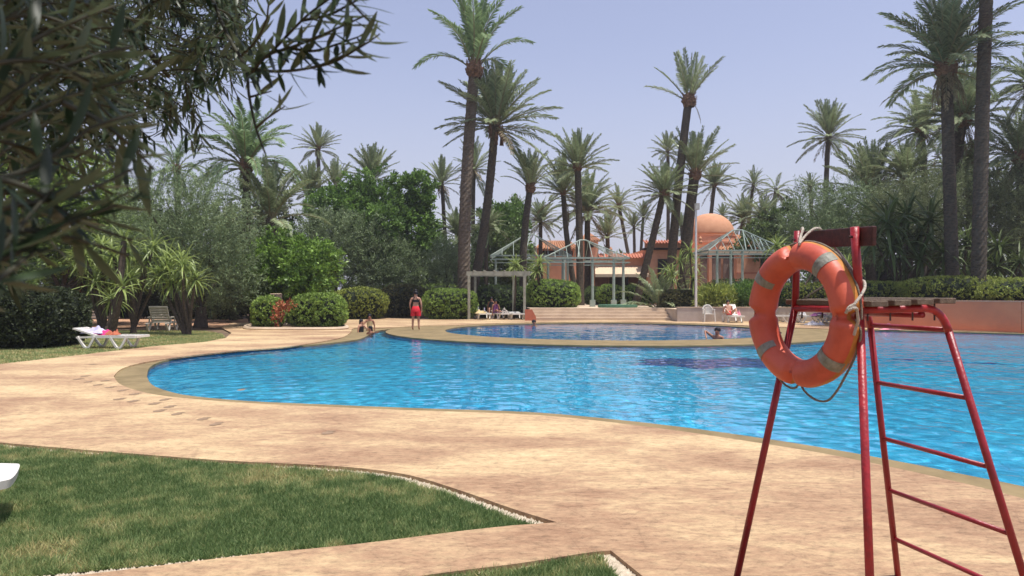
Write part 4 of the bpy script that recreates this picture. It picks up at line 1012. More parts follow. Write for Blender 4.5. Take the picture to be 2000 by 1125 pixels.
yucca('many-headed yucca tree in the middle of the left group, leaves lit from above', 28.6, [(285,505),(255,495),(300,480),(270,540),(240,525),(315,500),(228,500)], 262, 34, 1.0)
yucca('yucca tree at the left of the group beside the brick pillar', 29, [(212,520),(185,500),(205,550),(165,520),(195,480),(150,490)], 206, 34, 1.0)
yucca('yucca tree with fat dark trunk behind the white lounger', 27, [(235,470),(250,560),(215,585)], 214, 30, .9, r=.13)
yucca('yucca clump with bright heads left of the light pole', 44.5, [(1342,490),(1325,510),(1362,518),(1310,535),(1350,545)], 1345, 30, 1.0, .65)
yucca('yucca with pale leaves in front of the leaning palm by the building', 46, [(1300,530),(1318,548)], 1300, 26, .9, .65)
yucca('single-headed yucca behind the pergola', 44.8, [(1007,518)], 1007, 44, 1.05)
yucca('single-headed yucca at the right end of the pergola', 45.2, [(1053,512),(1048,530)], 1054, 34, 1.05)
yucca('yucca clump with long hanging leaves just right of the lifeguard chair backrest', 36, [(1720,435),(1750,425),(1785,420),(1820,430),(1765,465),(1805,470),(1735,480),(1700,465),(1785,505),(1830,495)], 1765, 29, 2.1, 1.1, r=.05, m='yucca_d')
yucca('yucca clump left of the lifeguard chair post, above the lifebuoy', 41, [(1515,480),(1530,520),(1620,490),(1645,520)], 1560, 36, 1.2, 1.0)
yucca('dark yucca clump between the two big right trunks', 37.5, [(1880,470),(1860,500),(1895,520)], 1880, 40, 1.5, 1.1, m='yucca_d')
yucca('yucca clump right of the bare trunk at the edge', 37, [(1960,480),(1990,510),(1945,520)], 1965, 40, 1.5, 1.1, m='yucca_d')

# ================================================================== FURNITURE
SLAT = {}
def lounger(label, loc, rz, back=12, m='white', group='plastic sun loungers', foot_panel=False, width=.66):
    root = empty('sun_lounger', (*loc, 0) if len(loc) == 2 else loc, rz, label, 'sun lounger', group); mt = M[m]; H = .33; pv = .72; hw = width/2
    key = (m, width)
    if key not in SLAT:
        q = MB(); q.box((0,0,0), (.085, width-.07, .022)); tmp = q.build('slat', mt); me = tmp.data; bpy.data.objects.remove(tmp); SLAT[key] = me
    ca, sa = math.cos(R(back)), math.sin(R(back))
    for s in (-1, 1):
        q = MB(); q.beam((pv,s*hw,H), (1.86,s*hw,H), .05, .075); q.beam((.12,s*hw,H-.03), (pv,s*hw,H), .04, .05); q.build('side_rail', mt, root)
        q = MB(); q.beam((pv,s*(hw-.03),H+.02), (pv-.72*ca,s*(hw-.03),H+.02+.72*sa), .04, .045); q.build('back_rail', mt, root)
        for (a, f, b) in ((.16,.42,.66),(1.12,1.36,1.60)):
            q = MB(); pts = catmull([(a,s*hw,H),(f-.05,s*(hw+.02),.05),(f+.03,s*(hw+.02),.02),(f+.10,s*(hw+.02),.05),(b,s*hw,H)], 4, closed=False)
            for u, v in zip(pts[:-1], pts[1:]): q.beam(u, v, .065, .055)
            q.build('leg', mt, root)
    for k in range(10):
        o = bpy.data.objects.new('slat', SLAT[key]); link(o, root); o.location = (pv+.06+k*.113, 0, H+.01)
    for k in range(6):
        o = bpy.data.objects.new('back_slat', SLAT[key]); link(o, root); u = .06+k*.118; o.location = (pv-u*ca, 0, H+.03+u*sa); o.rotation_euler = (0, R(back), 0)
    q = MB(); q.beam((1.88,-hw,H), (1.88,hw,H), .05, .06); q.beam((pv-.73*ca,-hw+.02,H+.02+.73*sa), (pv-.73*ca,hw-.02,H+.02+.73*sa), .05, .05); q.build('end_rail', mt, root)
    if foot_panel:
        out = catmull([(1.30,-hw-.04),(1.75,-hw-.04),(1.93,-hw+.03),(1.99,-.2),(1.99,.2),(1.93,hw-.03),(1.75,hw+.04),(1.30,hw+.04)], 5, closed=False); n = len(out)
        mb = MB(); flat_poly(mb, [(p.x,p.y) for p in out], H+.055); mb.add([(p.x,p.y,H+.055) for p in out]+[(p.x*.995,p.y*.985,H-.02) for p in out], [(i,i+n,(i+1)%n+n,(i+1)%n) for i in range(n)])
        mb.build('foot_panel', mt, root)
    return root
def cloth(name, label, cat, loc, sx, sy, h, m, seed, rz=0, parent=None):
    r = np.random.default_rng(seed); n = 14; V = []; ph = r.uniform(0,6.28,8)
    for j in range(n+1):
        for i in range(n+1):
            u = i/n*2-1; v = j/n*2-1; e = max(0,1-max(abs(u),abs(v))**3)
            z = h*e*(.55+.25*math.sin(4*u+ph[0]+2*v)+.22*math.sin(7*v+ph[1]+3*u)+.12*math.sin(11*u+ph[2]))
            V.append(((u+.10*math.sin(3*v+ph[3]))*sx/2, (v+.10*math.sin(4*u+ph[4]))*sy/2, z))
    fs = [(j*(n+1)+i, j*(n+1)+i+1, (j+1)*(n+1)+i+1, (j+1)*(n+1)+i) for j in range(n) for i in range(n)]
    mb = MB(); mb.add(V, fs); o = mb.build(name, M[m], parent, smooth=True); o.location = loc; o.rotation_euler = (0,0,rz); tag(o, label, cat); return o
# left white lounger on the dry lawn with towels
lx0 = xx(156,21.4)
lounger('white sun lounger on the dry lawn at left, towels heaped on its raised head', (lx0, 21.4), R(-4), 16)
cloth('towel','pale lilac towel over the head end of the left white lounger','towel',(lx0+.46,21.4,.42),.62,.6,.20,'lilac',3)
cloth('swim_bag','bright pink cloth bag on the left white lounger','bag',(lx0+.74,21.3,.37),.46,.42,.17,'pink',4)
cloth('towel','rust-brown cloth at the middle of the left white lounger','towel',(lx0+1.02,21.3,.37),.30,.40,.17,'orange_cloth',5)
# armchair-like lounger seen from behind in the shade
lg = lounger('weathered grey plastic lounger with upright back, seen from behind in the shade', (xx(316,30.4), 29.8), R(97), 62, 'grey_plastic', width=.74)
for s in (-1,1):
    q = MB(); q.beam((.55,s*.42,.56), (1.15,s*.42,.56), .09, .04); q.beam((.62,s*.42,.33),(.62,s*.42,.56),.04,.05); q.beam((1.1,s*.42,.33),(1.1,s*.42,.56),.04,.05); q.build('armrest', M['grey_plastic'], lg)
# near lounger whose foot end pokes in at the left edge
nl_ = lounger('white lounger foot end with rounded corner poking in at the left over the lawn', (-5.33, 4.42), R(28), 20, foot_panel=True); nl_.scale = (1,1,.8)
# far loungers under the pergola
lounger('far white lounger below the bright hedge, sand-yellow towel on it', (xx(938,44.5),44.4), R(-78), 8)
lounger('far white lounger carrying the seated woman in purple', (xx(968,44.3),44.4), R(-68), 10)
lounger('far white empty lounger in front of the pergola post', (xx(1002,43.8),44.2), R(-80), 4)
cloth('towel','sand-yellow towel on the far lounger by the bright hedge','towel',(xx(939,43.2),43.4,.36),.62,1.1,.22,'yellow_cloth',7)
cloth('bag','black and white patterned bag between the far loungers','bag',(xx(986,42.8),42.9,.36),.42,.3,.34,'bag',8)
q = MB(); q.lathe([(.17,0),(.16,.05),(.10,.06),(.10,.17),(.06,.20)], 12); o = q.build('sun_hat', M['hat']); o.location = (xx(931,43.3),43.9,.52); tag(o, 'grey striped hat lying at the left end of the far loungers', 'hat')
q = MB(); q.lathe([(.035,0),(.035,.16),(.015,.20),(.015,.23)], 8); o = q.build('water_bottle', M['lilac']); o.location = (xx(946,43.6),43.7,.45); tag(o, 'pale bottle on the far loungers left of the woman in purple', 'bottle')
# far right loungers by the grey wall
lounger('far white lounger seen in the left half of the lifebuoy hole', (xx(1480,39.4),39.2), R(0), 6)
lounger('far white lounger left of centre behind the red chair frame, with a cream bag', (xx(1543,38.9),38.7), R(-3), 8)
lounger('far white lounger furthest right seen through the lifebuoy hole', (xx(1596,38.4),38.3), R(-6), 6)
cloth('bag','cream bag on the lounger behind the red chair frame','bag',(xx(1566,38.9),38.8,.36),.34,.3,.30,'towel',11)
cloth('towel','purple cloth on the furthest right lounger seen through the lifebuoy','towel',(xx(1600,38.4),38.4,.36),.9,.45,.18,'purple',12)
cloth('towel','white towel lying crumpled at the pool edge inside the lifebuoy hole, left one','towel',(xx(1578,36.4),36.0,-.02),.55,.5,.24,'towel',13)
cloth('towel','white towel lying crumpled at the pool edge inside the lifebuoy hole, right one','towel',(xx(1597,36.2),36.0,-.02),.40,.45,.22,'towel',14)
lounger('far white lounger with a sunbather in red, beside the plastic chair', (xx(1420,40.1),40.0), R(-90), 52)
# white plastic armchair
ch = empty('plastic_chair', (xx(1380,40),39.6,0), R(0), 'white plastic garden armchair between the light pole and the sunbather in red', 'chair')
def cp(name, fn): q = MB(); fn(q); return q.build(name, M['white'], ch)
cp('seat', lambda q: q.box((0,-.02,.42),(.46,.44,.03)))
for s in (-1,1):
    cp('leg', lambda q: q.beam((s*.29,-.26,0),(s*.25,-.22,.66),.055,.045)); cp('leg', lambda q: q.beam((s*.25,.26,0),(s*.23,.2,.66),.055,.045))
    cp('armrest', lambda q: q.beam((s*.27,-.25,.66),(s*.25,.22,.68),.06,.03))
pts = [Vector((.27*math.cos(a), .22+.04*math.sin(a), .60+.30*math.sin(a))) for a in np.linspace(0, math.pi, 9)]
cp('back_frame', lambda q: q.tube(pts, .03, 6))
for k in range(-3,4): cp('back_slat', lambda q: q.beam((k*.055,.21,.43),(k*.062,.25,.60+.27*math.sqrt(max(0,1-(k*.062/.27)**2))),.03,.012))
cloth('towel','small pink and white towel hanging at the right of the sunbather in red','towel',(xx(1441,40),39.9,.30),.25,.3,.35,'float',21)
# pink things at the far pool edge on the right
q = MB(); q.lathe([(.02,-.12),(.09,-.08),(.12,0),(.09,.08),(.02,.12)], 12); o = q.build('ball', M['float'], smooth=True); o.location = (xx(1740,31.8),32.0,.13); tag(o, 'small pink ball on the far pool edge under the terracotta wall', 'ball')
cloth('pool_mat','flat pink mat lying on the far pool edge under the terracotta wall','mat',(xx(1752,31.0),31.55,.0),.9,.28,.05,'float',22)

# ================================================================== PEOPLE
def skin_body(name, verts, edges, radii, m, parent, root_i=0, sub=2):
    me = bpy.data.meshes.new(name); me.from_pydata([tuple(v) for v in verts], edges, [])
    o = bpy.data.objects.new(name, me); COL.objects.link(o)
    o.modifiers.new('s', 'SKIN'); 
    sv = me.skin_vertices[0].data if me.skin_vertices else None
    if sv is None:
        bm = bmesh.new(); bm.from_mesh(me); bm.verts.layers.skin.verify(); bm.to_mesh(me); bm.free(); sv = me.skin_vertices[0].data
    for i, r in enumerate(radii):
        sv[i].radius = (r, r) if not hasattr(r, '__len__') else r; sv[i].use_root = (i == root_i)
    ss = o.modifiers.new('d', 'SUBSURF'); ss.levels = sub; ss.render_levels = sub
    dg = bpy.context.evaluated_depsgraph_get(); dg.update(); ev = o.evaluated_get(dg)
    m2 = bpy.data.meshes.new_from_object(ev); m2.materials.clear(); m2.materials.append(m)
    m2.polygons.foreach_set('use_smooth', [True]*len(m2.polygons))
    bpy.data.objects.remove(o); o2 = bpy.data.objects.new(name, m2); link(o2, parent); return o2
def figure(label, loc, rz, J, skin='skin', hair_len=.2, H=1.62, lower=True, fingers=True):
    """J overrides joint positions of a standing figure facing -y (towards the camera); metres, feet on z=0"""
    k = H/1.62
    D = dict(pelvis=(0,0,.90), waist=(0,0,1.03), chest=(0,.01,1.22), neck=(0,.015,1.37), head=(0,-.01,1.50), top=(0,.005,1.585),
             shl=(-.165,.01,1.32), ell=(-.225,.02,1.05), wrl=(-.235,-.02,.81), hnl=(-.235,-.03,.73),
             shr=(.165,.01,1.32), elr=(.225,.02,1.05), wrr=(.235,-.02,.81), hnr=(.235,-.03,.73),
             hil=(-.095,0,.84), knl=(-.11,-.01,.46), anl=(-.12,.02,.09), tol=(-.13,-.15,.03),
             hir=(.095,0,.84), knr=(.11,-.01,.46), anr=(.12,.02,.09), tor=(.13,-.15,.03))
    D.update(J); names = list(D); V = [Vector(D[n])*k for n in names]
    rad = dict(pelvis=(.15,.11), waist=(.115,.09), chest=(.135,.095), neck=.052, head=(.083,.095), top=.055, shl=.058, shr=.058, ell=.038, elr=.038, wrl=.026, wrr=.026,
               hnl=(.034,.018), hnr=(.034,.018), hil=.098, hir=.098, knl=.058, knr=.058, anl=.036, anr=.036, tol=.030, tor=.030)
    Rr = [tuple(x*k for x in rad[n]) if hasattr(rad[n],'__len__') else rad[n]*k for n in names]
    E = [('pelvis','waist'),('waist','chest'),('chest','neck'),('neck','head'),('head','top'),('chest','shl'),('shl','ell'),('ell','wrl'),('wrl','hnl'),('chest','shr'),('shr','elr'),('elr','wrr'),('wrr','hnr')]
    if lower: E += [('pelvis','hil'),('hil','knl'),('knl','anl'),('anl','tol'),('pelvis','hir'),('hir','knr'),('knr','anr'),('anr','tor')]
    else:
        keep = [i for i, n in enumerate(names) if n[:2] not in ('hi','kn','an','to') or n == 'top']; names = [names[i] for i in keep]; V = [V[i] for i in keep]; Rr = [Rr[i] for i in keep]
    E = [(names.index(a), names.index(b)) for a, b in E]
    if fingers:
        for side in 'lr':
            w_ = Vector(D['wr'+side])*k; h_ = Vector(D['hn'+side])*k; hi_ = names.index('hn'+side); dv = (h_-w_).normalized(); sd = dv.cross(Vector((1,0,0)));
            sd = sd.normalized() if sd.length > .1 else Vector((0,1,0))
            for fi, (off, ln) in enumerate(((-.026,.062),(-.009,.074),(.009,.070),(.025,.055))):
                a = len(V); V.append(h_+sd*off+dv*.03); Rr.append(.0095); V.append(h_+sd*off*1.1+dv*(.03+ln)); Rr.append(.008); E += [(hi_,a),(a,a+1)]; names += ['f','f']
            a = len(V); V.append(h_-sd*.045+dv*.0); Rr.append(.011); V.append(h_-sd*.055+dv*.04); Rr.append(.009); E += [(hi_,a),(a,a+1)]; names += ['f','f']
    root = empty('person', loc, rz, label, 'person')
    body = skin_body('body', V, E, Rr, M[skin], root)
    hd = Vector(D['head'])*k; tp = Vector(D['top'])*k; up = (tp-hd).normalized(); nk = Vector(D['neck'])*k
    fw = D.get('face'); 
    face = Vector(J.get('facing', (0,-1,0))).normalized()
    q = MB(); rt = face.cross(up).normalized()
    vs = []; fs = []; us, vn = 16, 9
    for j in range(vn+1):      # hair: cap over the back and top of the skull
        for i in range(us):
            th = math.pi*.62*j/vn; ph = 2*math.pi*i/us; dd = up*math.cos(th)+(rt*math.cos(ph)+face*math.sin(ph))*math.sin(th)
            r_ = .108*k; 
            if dd.dot(face) > .35 and th > .9: r_ = .083*k
            vs.append(hd+up*.028*k-face*.012*k+dd*r_)
    for j in range(vn):
        for i in range(us): i2 = (i+1)%us; fs.append((j*us+i,(j+1)*us+i,(j+1)*us+i2,j*us+i2))
    q.add(vs, fs)
    if hair_len: q.tube([hd-face*.05*k, hd-face*.085*k-up*.10*k, hd-face*.075*k-up*(.10+hair_len)*k], [.085*k,.075*k,.035*k], 10)
    q.build('hair', M['hair'], root, smooth=True)
    # face features
    q = MB()
    for s in (-1,1): q.box(hd+face*.093*k+rt*s*.032*k+up*.005*k, (.020,.020,.010))
    q.build('eyes', M['hair'], body)
    q = MB(); q.tube([hd+face*.088*k+up*.01*k, hd+face*.118*k-up*.022*k], [.008*k,.014*k], 6); q.build('nose', M[skin], body)
    q = MB(); q.box(hd+face*.094*k-up*.048*k, (.040,.022,.009)); q.build('mouth', M['swim_red'], body)
    return root, {n: Vector(D[n])*k for n in D if n in ('pelvis','waist','chest','neck','shl','shr','hil','hir','knl','knr','anl','anr','head')}
def garment(root, name, m, segs, seg=14):
    q = MB()
    for pts, rad in segs: 
        n0 = len(q.v); q.tube(pts, rad, seg, cap=False)
    return q.build(name, M[m], root, smooth=True)
def ellring(c, rx, ry, seg=18): return [Vector((c[0]+rx*math.cos(a), c[1]+ry*math.sin(a), c[2])) for a in np.linspace(0, 2*math.pi, seg, endpoint=False)]
def loft(root, name, m, rings, flaps=True):
    vs = [p for r in rings for p in r]; n = len(rings[0]); fs = []
    for i in range(len(rings)-1):
        for k in range(n): k2 = (k+1)%n; fs.append((i*n+k,i*n+k2,(i+1)*n+k2,(i+1)*n+k))
    q = MB(); q.add(vs, fs); return q.build(name, M[m], root, smooth=True)
# standing woman, back to the camera, red shorts and black top
wx, wy = G(812, 645, -.03)
W_, J_ = figure('woman seen from behind standing on the pool rim in red shorts and black top', (wx, wy, -.025), R(180), dict(
    knl=(-.115,-.02,.46), anl=(-.135,.02,.09), knr=(.115,.0,.46), anr=(.13,.02,.09), elr=(.24,.03,1.06), wrr=(.22,-.07,.84), hnr=(.21,-.10,.77), ell=(-.235,.03,1.06), wrl=(-.245,-.02,.83), hnl=(-.245,-.03,.75)), 'skin', 0, 1.66)
rg = [ellring((0,0,1.02),.135,.105), ellring((0,.01,.95),.165,.13), ellring((0,.015,.86),.19,.15), ellring((0,.01,.78),.20,.15)]
loft(W_, 'shorts', 'swim_red', rg)
for s in (-1,1): loft(W_, 'shorts_leg', 'swim_red', [ellring((s*.095,.005,.84),.105,.135), ellring((s*.105,.005,.74),.110,.125), ellring((s*.112,.0,.60),.112,.115)])
loft(W_, 'swim_top', 'swim_black', [ellring((0,.01,1.29),.142,.108), ellring((0,.01,1.23),.147,.110), ellring((0,.01,1.19),.140,.106)])
garment(W_, 'shoulder_strap', 'swim_black', [([(-.12,.09,1.27),(-.05,.12,1.37),(-.03,.04,1.43)], [.012]*3), ([(.12,.09,1.27),(.05,.12,1.37),(.03,.04,1.43)], [.012]*3)], 6)
q = MB(); q.lathe([(.02,-.05),(.055,-.03),(.065,.0),(.055,.035),(.02,.055)], 10, (0,.03,1.68)); q.build('hair_bun', M['hair'], W_, smooth=True)
# bathers (upper bodies stand out of the water)
def bather(label, px, py_water, d, out, rz, J, skin='skin', hl=.12, H=1.5, suit=None):
    x = xx(px, d); z = ZW-(Hh(H)-out); f, jj = figure(label, (x, d, z), rz, J, skin, hl, H, lower=True)
    if suit: k = H/1.62; loft(f, 'swimsuit', suit, [ellring((0,.01,c*k),rx*k,ry*k) for c, rx, ry in ((1.28,.143,.108),(1.18,.145,.108),(1.04,.122,.10),(.92,.16,.125),(.82,.15,.12))])
    return f
def Hh(H): return H*.995
UP = dict(shl=(-.15,.0,1.32), shr=(.15,0,1.32))
bather('child with dark hair sitting half out of the water, leftmost of the three bathers', 706, 650, 30.0, .56, R(60), dict(elr=(.22,-.16,1.16), wrr=(.16,-.38,1.18), hnr=(.14,-.46,1.18)), 'skin', .10, 1.35, 'swim_black')
bather('child facing the camera in yellow-trimmed swimwear, middle of the three bathers', 722, 645, 31.0, .74, R(10), dict(ell=(-.26,-.06,1.14), wrl=(-.34,-.2,1.2), hnl=(-.38,-.26,1.22)), 'skin_d', .16, 1.42, 'yellow_cloth')
bather('child low in the water with an arm stretched out, nearest of the three bathers', 723, 658, 28.4, .36, R(-30), dict(elr=(.34,-.16,1.32), wrr=(.52,-.22,1.36), hnr=(.60,-.24,1.37)), 'skin_d', .10, 1.38)
bather('lone swimmer with only the head above water by the far edge of the round pool', 1043, 632, 37.2, .26, R(20), dict(), 'skin_d', 0, 1.7)
bather('swimmer in the round pool lifting one elbow, near the light pole reflection', 1401, 662, 26.4, .40, R(-35), dict(ell=(-.40,-.05,1.50), wrl=(-.30,-.25,1.34), hnl=(-.26,-.30,1.28)), 'skin_d', 0, 1.75)
# woman in purple seated on the middle far lounger
sx_, sy_ = xx(968,43.9), 43.9
f, _ = figure('woman in a purple dress sitting on the middle far lounger under the pergola', (sx_, sy_, .34-.80), R(25), dict(hil=(-.09,0,.86), hir=(.09,0,.86), knl=(-.10,-.36,1.02), anl=(-.10,-.72,.86), tol=(-.10,-.84,.95), knr=(.10,-.38,.96), anr=(.10,-.78,.84), tor=(.10,-.90,.93), elr=(.22,-.06,1.10), wrr=(.14,-.28,1.08), hnr=(.12,-.34,1.07)), 'skin_d', .15, 1.6)
loft(f, 'dress', 'purple', [ellring((0,.01,1.33),.14,.11), ellring((0,.01,1.15),.155,.125), ellring((0,0,.98),.17,.15), ellring((0,-.10,.86),.20,.26), ellring((0,-.16,.80),.20,.32)])
f, _ = figure('second person in dark clothes sitting behind the woman in purple', (xx(960,45.6), 45.6, .30-.72), R(0), dict(knl=(-.12,-.36,.98), anl=(-.12,-.60,.62), tol=(-.12,-.75,.58), knr=(.12,-.36,.98), anr=(.12,-.60,.62), tor=(.12,-.75,.58)), 'skin_d', .05, 1.7)
loft(f, 'shirt', 'swim_black', [ellring((0,.01,1.42),.13,.10), ellring((0,.01,1.28),.17,.125), ellring((0,0,1.08),.16,.14), ellring((0,0,.92),.18,.16)])
# person in red reclining, knees raised towards the camera
f, _ = figure('sunbather in a red swimsuit reclining with raised knees on the lounger beside the plastic chair', (xx(1420,39.4), 39.02, .40-.84), R(0), dict(waist=(0,.07,1.02), chest=(0,.15,1.19), neck=(0,.20,1.33), head=(0,.20,1.46), top=(0,.21,1.55),
    shl=(-.165,.19,1.28), shr=(.165,.19,1.28), ell=(-.26,.22,.92), wrl=(-.22,.02,.92), hnl=(-.2,-.06,.93), elr=(.26,.22,.92), wrr=(.22,.02,.92), hnr=(.2,-.06,.93),
    hil=(-.10,0,.88), hir=(.10,0,.88), knl=(-.26,-.34,1.14), knr=(.26,-.34,1.14), anl=(-.17,-.62,.90), anr=(.17,-.62,.90), tol=(-.17,-.78,.92), tor=(.17,-.78,.92), pelvis=(0,0,.92)), 'skin', .05, 1.65)
loft(f, 'swimsuit', 'swim_red', [ellring((0,.19,1.29),.13,.09), ellring((0,.15,1.19),.152,.11), ellring((0,.08,1.05),.132,.105), ellring((0,.0,.95),.172,.14), ellring((0,-.03,.86),.175,.14)])

# ================================================================== LIFEGUARD CHAIR
fV = Vector((0.975, 0.224, 0)); wV = Vector((-0.224, 0.975, 0))
R1 = Vector((1.558,3.325,1.524)); L1 = Vector((1.449,3.80,1.519))
FR = R1+fV*.432; FL = L1+fV*.432
lc = empty('lifeguard_chair', (1.8,3.8,0), 0, 'tall red tubular steel lifeguard chair with dark backrest board and front ladder', 'lifeguard chair')
LO = Vector((1.8,3.8,0))
def lt(name, pts, r, m='red', seg=12): q = MB(); q.tube([Vector(p)-LO for p in pts], r, seg); return q.build(name, M[m], lc, smooth=True)
Rb = R1-fV*.17-wV*.30; Rb.z = 0; Lb = L1-fV*.17+wV*.295; Lb.z = 0
FRb = FR+fV*.36-wV*.21; FRb.z = 0; FLb = FL+fV*.36+wV*.21; FLb.z = 0
Rt = AT(1669, 443, 3.29); Lt = AT(1558, 451, 3.78)
lt('back_post', [Rt, R1], .0188, 'redhi'); lt('back_post', [Lt, L1], .0178)
lt('rear_leg', [R1+(Rt-R1).normalized()*.012, Rb], .0178, 'redhi'); lt('rear_leg', [L1, Lb], .0178)
def rail(A, Bf, foot):
    d = (foot-Bf).normalized(); p0 = Bf-fV*.10; p1 = Bf+d*.11
    pts = [A+Vector((0,0,-.005))]+[p0*(1-t)**2+(Bf+Vector((0,0,.005)))*2*t*(1-t)+p1*t*t for t in np.linspace(0,1,9)]+[foot]
    return pts
rl = rail(R1, FR, FRb); lt('side_rail', rl[:10], .0178, 'redhi'); lt('ladder_stile', [rl[9], rl[10]], .0172)
rl2 = rail(L1, FL, FLb); lt('side_rail', rl2[:10], .0172); lt('ladder_stile', [rl2[9], rl2[10]], .0165)
def stile(Bf, ft, z): a = Bf+(ft-Bf)*((1.52-z)/1.52); return Vector((a.x,a.y,z))
for z in (1.425, 1.115, .805, .51, .225): lt('rung', [stile(FR,FRb,z), stile(FL,FLb,z)], .0118)
lt('cross_rail', [R1-Vector((0,0,.004)), L1-Vector((0,0,.004))], .0172, 'redhi'); lt('cross_rail', [FR-fV*.1-Vector((0,0,.03)), FL-fV*.1-Vector((0,0,.03))], .0135)
for k in range(4):
    c = R1.lerp(L1,.5)+fV*(.04+.118*k)+Vector((0,0,.026+.004*k)); rot = Matrix((fV, wV, Vector((0,0,1)))).transposed()
    q = MB(); q.box(c-LO, (.088,.645,.026), rot); o = q.build('seat_slat', M['plank'], lc)
    bv = o.modifiers.new('b','BEVEL'); bv.width = .004; bv.segments = 2
    for e in (R1, L1):
        pc = e+fV*(.04+.118*k); q = MB(); q.tube([pc-LO+Vector((0,0,.03)), pc-LO-Vector((0,0,.055))], .004, 6); q.build('bolt', M['steel'], o)
    pc = R1+fV*(.04+.118*k); 
bc = (Rt+Lt)/2+fV*.032-Vector((0,0,.050)); bdv = (Rt-Lt); bdv.normalize()
q = MB(); q.beam(Lt+fV*.032-Vector((0,0,.045))-LO-bdv*.02, Rt+fV*.032-Vector((0,0,.042))-LO+bdv*.10, .022, .085)
o = q.build('backrest_board', M['board'], lc); bv = o.modifiers.new('b','BEVEL'); bv.width = .005; bv.segments = 2
for e in (Rt, Lt): q = MB(); q.tube([e-Vector((0,0,.045))-fV*.03-LO, e-Vector((0,0,.045))+fV*.05-LO], .006, 8); q.build('bolt', M['steel'], lc)

# ------------------------------------------------------------------ lifebuoy
CB = AT(1566.5, 614.5, 3.60)
u = Vector((math.sin(R(-20.5)), math.cos(R(-20.5)), 0)); nrm = Vector((-u.y, u.x, 0))   # in-plane horizontal (far side) and outward normal
if nrm.y > 0: nrm = -nrm
zv = Vector((0,0,1)); RR, rt_ = .284, .0665
lb = empty('lifebuoy', CB, 0, 'faded orange ring lifebuoy with four grey tape bands hanging on the lifeguard chair', 'lifebuoy')
seg, ms = 144, 36; V = []; Fq = []; mi = []
notch = [R(0), R(90+8), R(180), R(270-4)]
for i in range(seg):
    a = 2*math.pi*i/seg; rad = (-u)*math.cos(a)+zv*math.sin(a)     # angle 0 = near (right) side
    dn = 0
    for nt in notch:
        da = math.atan2(math.sin(a-nt), math.cos(a-nt)); dn += math.exp(-(da/.085)**4)
    for k in range(ms):
        b = 2*math.pi*k/ms; ca, sa = math.cos(b), math.sin(b)
        rr_ = rt_*(1+.012*math.sin(6*a+1))
        out_ = max(0, ca); rx_ = rr_*ca*(1.0)-dn*.058*out_**.5*(1 if ca > 0 else 0); sz = rr_*(abs(sa)**.85)*(1 if sa > 0 else -1)*1.10*(1-.26*dn)
        seamd = .003*math.exp(-((b if b < math.pi else b-2*math.pi)/.07)**2)
        V.append(rad*(RR+rx_+seamd)+nrm*sz)
for i in range(seg):
    i2 = (i+1)%seg
    for k in range(ms):
        k2 = (k+1)%ms; Fq.append((i*ms+k, i2*ms+k, i2*ms+k2, i*ms+k2)); mi.append(1 if (k in (0, ms-1)) else 0)
q = MB(); q.add(V, Fq); q.mi = mi; q.build('ring_body', [M['ring'], M['ring_seam']], lb, smooth=True)
for a0 in (52, 142, 222, 318):      # reflective tape bands
    V = []; Fq = []; n = 7
    for i in range(n):
        a = R(a0-4.8+9.6*i/(n-1)); rad = (-u)*math.cos(a)+zv*math.sin(a)
        for k in range(ms):
            b = R(-12)+R(175)*k/(ms-1); sb = math.sin(b); V.append(rad*(RR+(rt_+.0018)*(1+.012*math.sin(6*a+1))*math.cos(b))+nrm*(rt_+.0018)*(abs(sb)**.85)*(1 if sb > 0 else -1)*1.10)
    for i in range(n-1):
        for k in range(ms-1): k2 = k+1; Fq.append((i*ms+k,(i+1)*ms+k,(i+1)*ms+k2,i*ms+k2))
    q = MB(); q.add(V, Fq); q.build('reflective_tape', M['tape'], lb, smooth=True)
# grab line: runs in the outer groove, loops out below
def ringpt(adeg, extra=0, nz=0): a = R(adeg); return ((-u)*math.cos(a)+zv*math.sin(a))*(RR+rt_+extra)+nrm*nz
def rp(name, pts, r, m, parent): q = MB(); q.tube(catmull(pts, 6, closed=False), r, 7); return q.build(name, M[m], parent, smooth=True)
rp('grab_line', [ringpt(a_, .004, -.012) for a_ in range(-2, 99, 8)], .0055, 'rope_d', lb)
rp('grab_line', [ringpt(a_, .004, -.012) for a_ in range(99, 181, 8)], .0055, 'rope_d', lb)
rp('grab_line', [ringpt(180,-.02,-.01), ringpt(200,.006,-.01), ringpt(225,.008,-.01), ringpt(243,.022,-.01), ringpt(254,.026,-.005), ringpt(263,.012,.0), ringpt(267,-.025,.0)], .0055, 'rope_d', lb)
rp('grab_line', [ringpt(267,-.025,.0), ringpt(273,.02,.0), ringpt(282,.060,-.005), ringpt(291,.075,-.01), ringpt(301,.055,-.01), ringpt(312,.03,-.01), ringpt(330,.014,-.01), ringpt(348,.01,-.01), ringpt(358,-.02,0)], .0055, 'rope_d', lb)
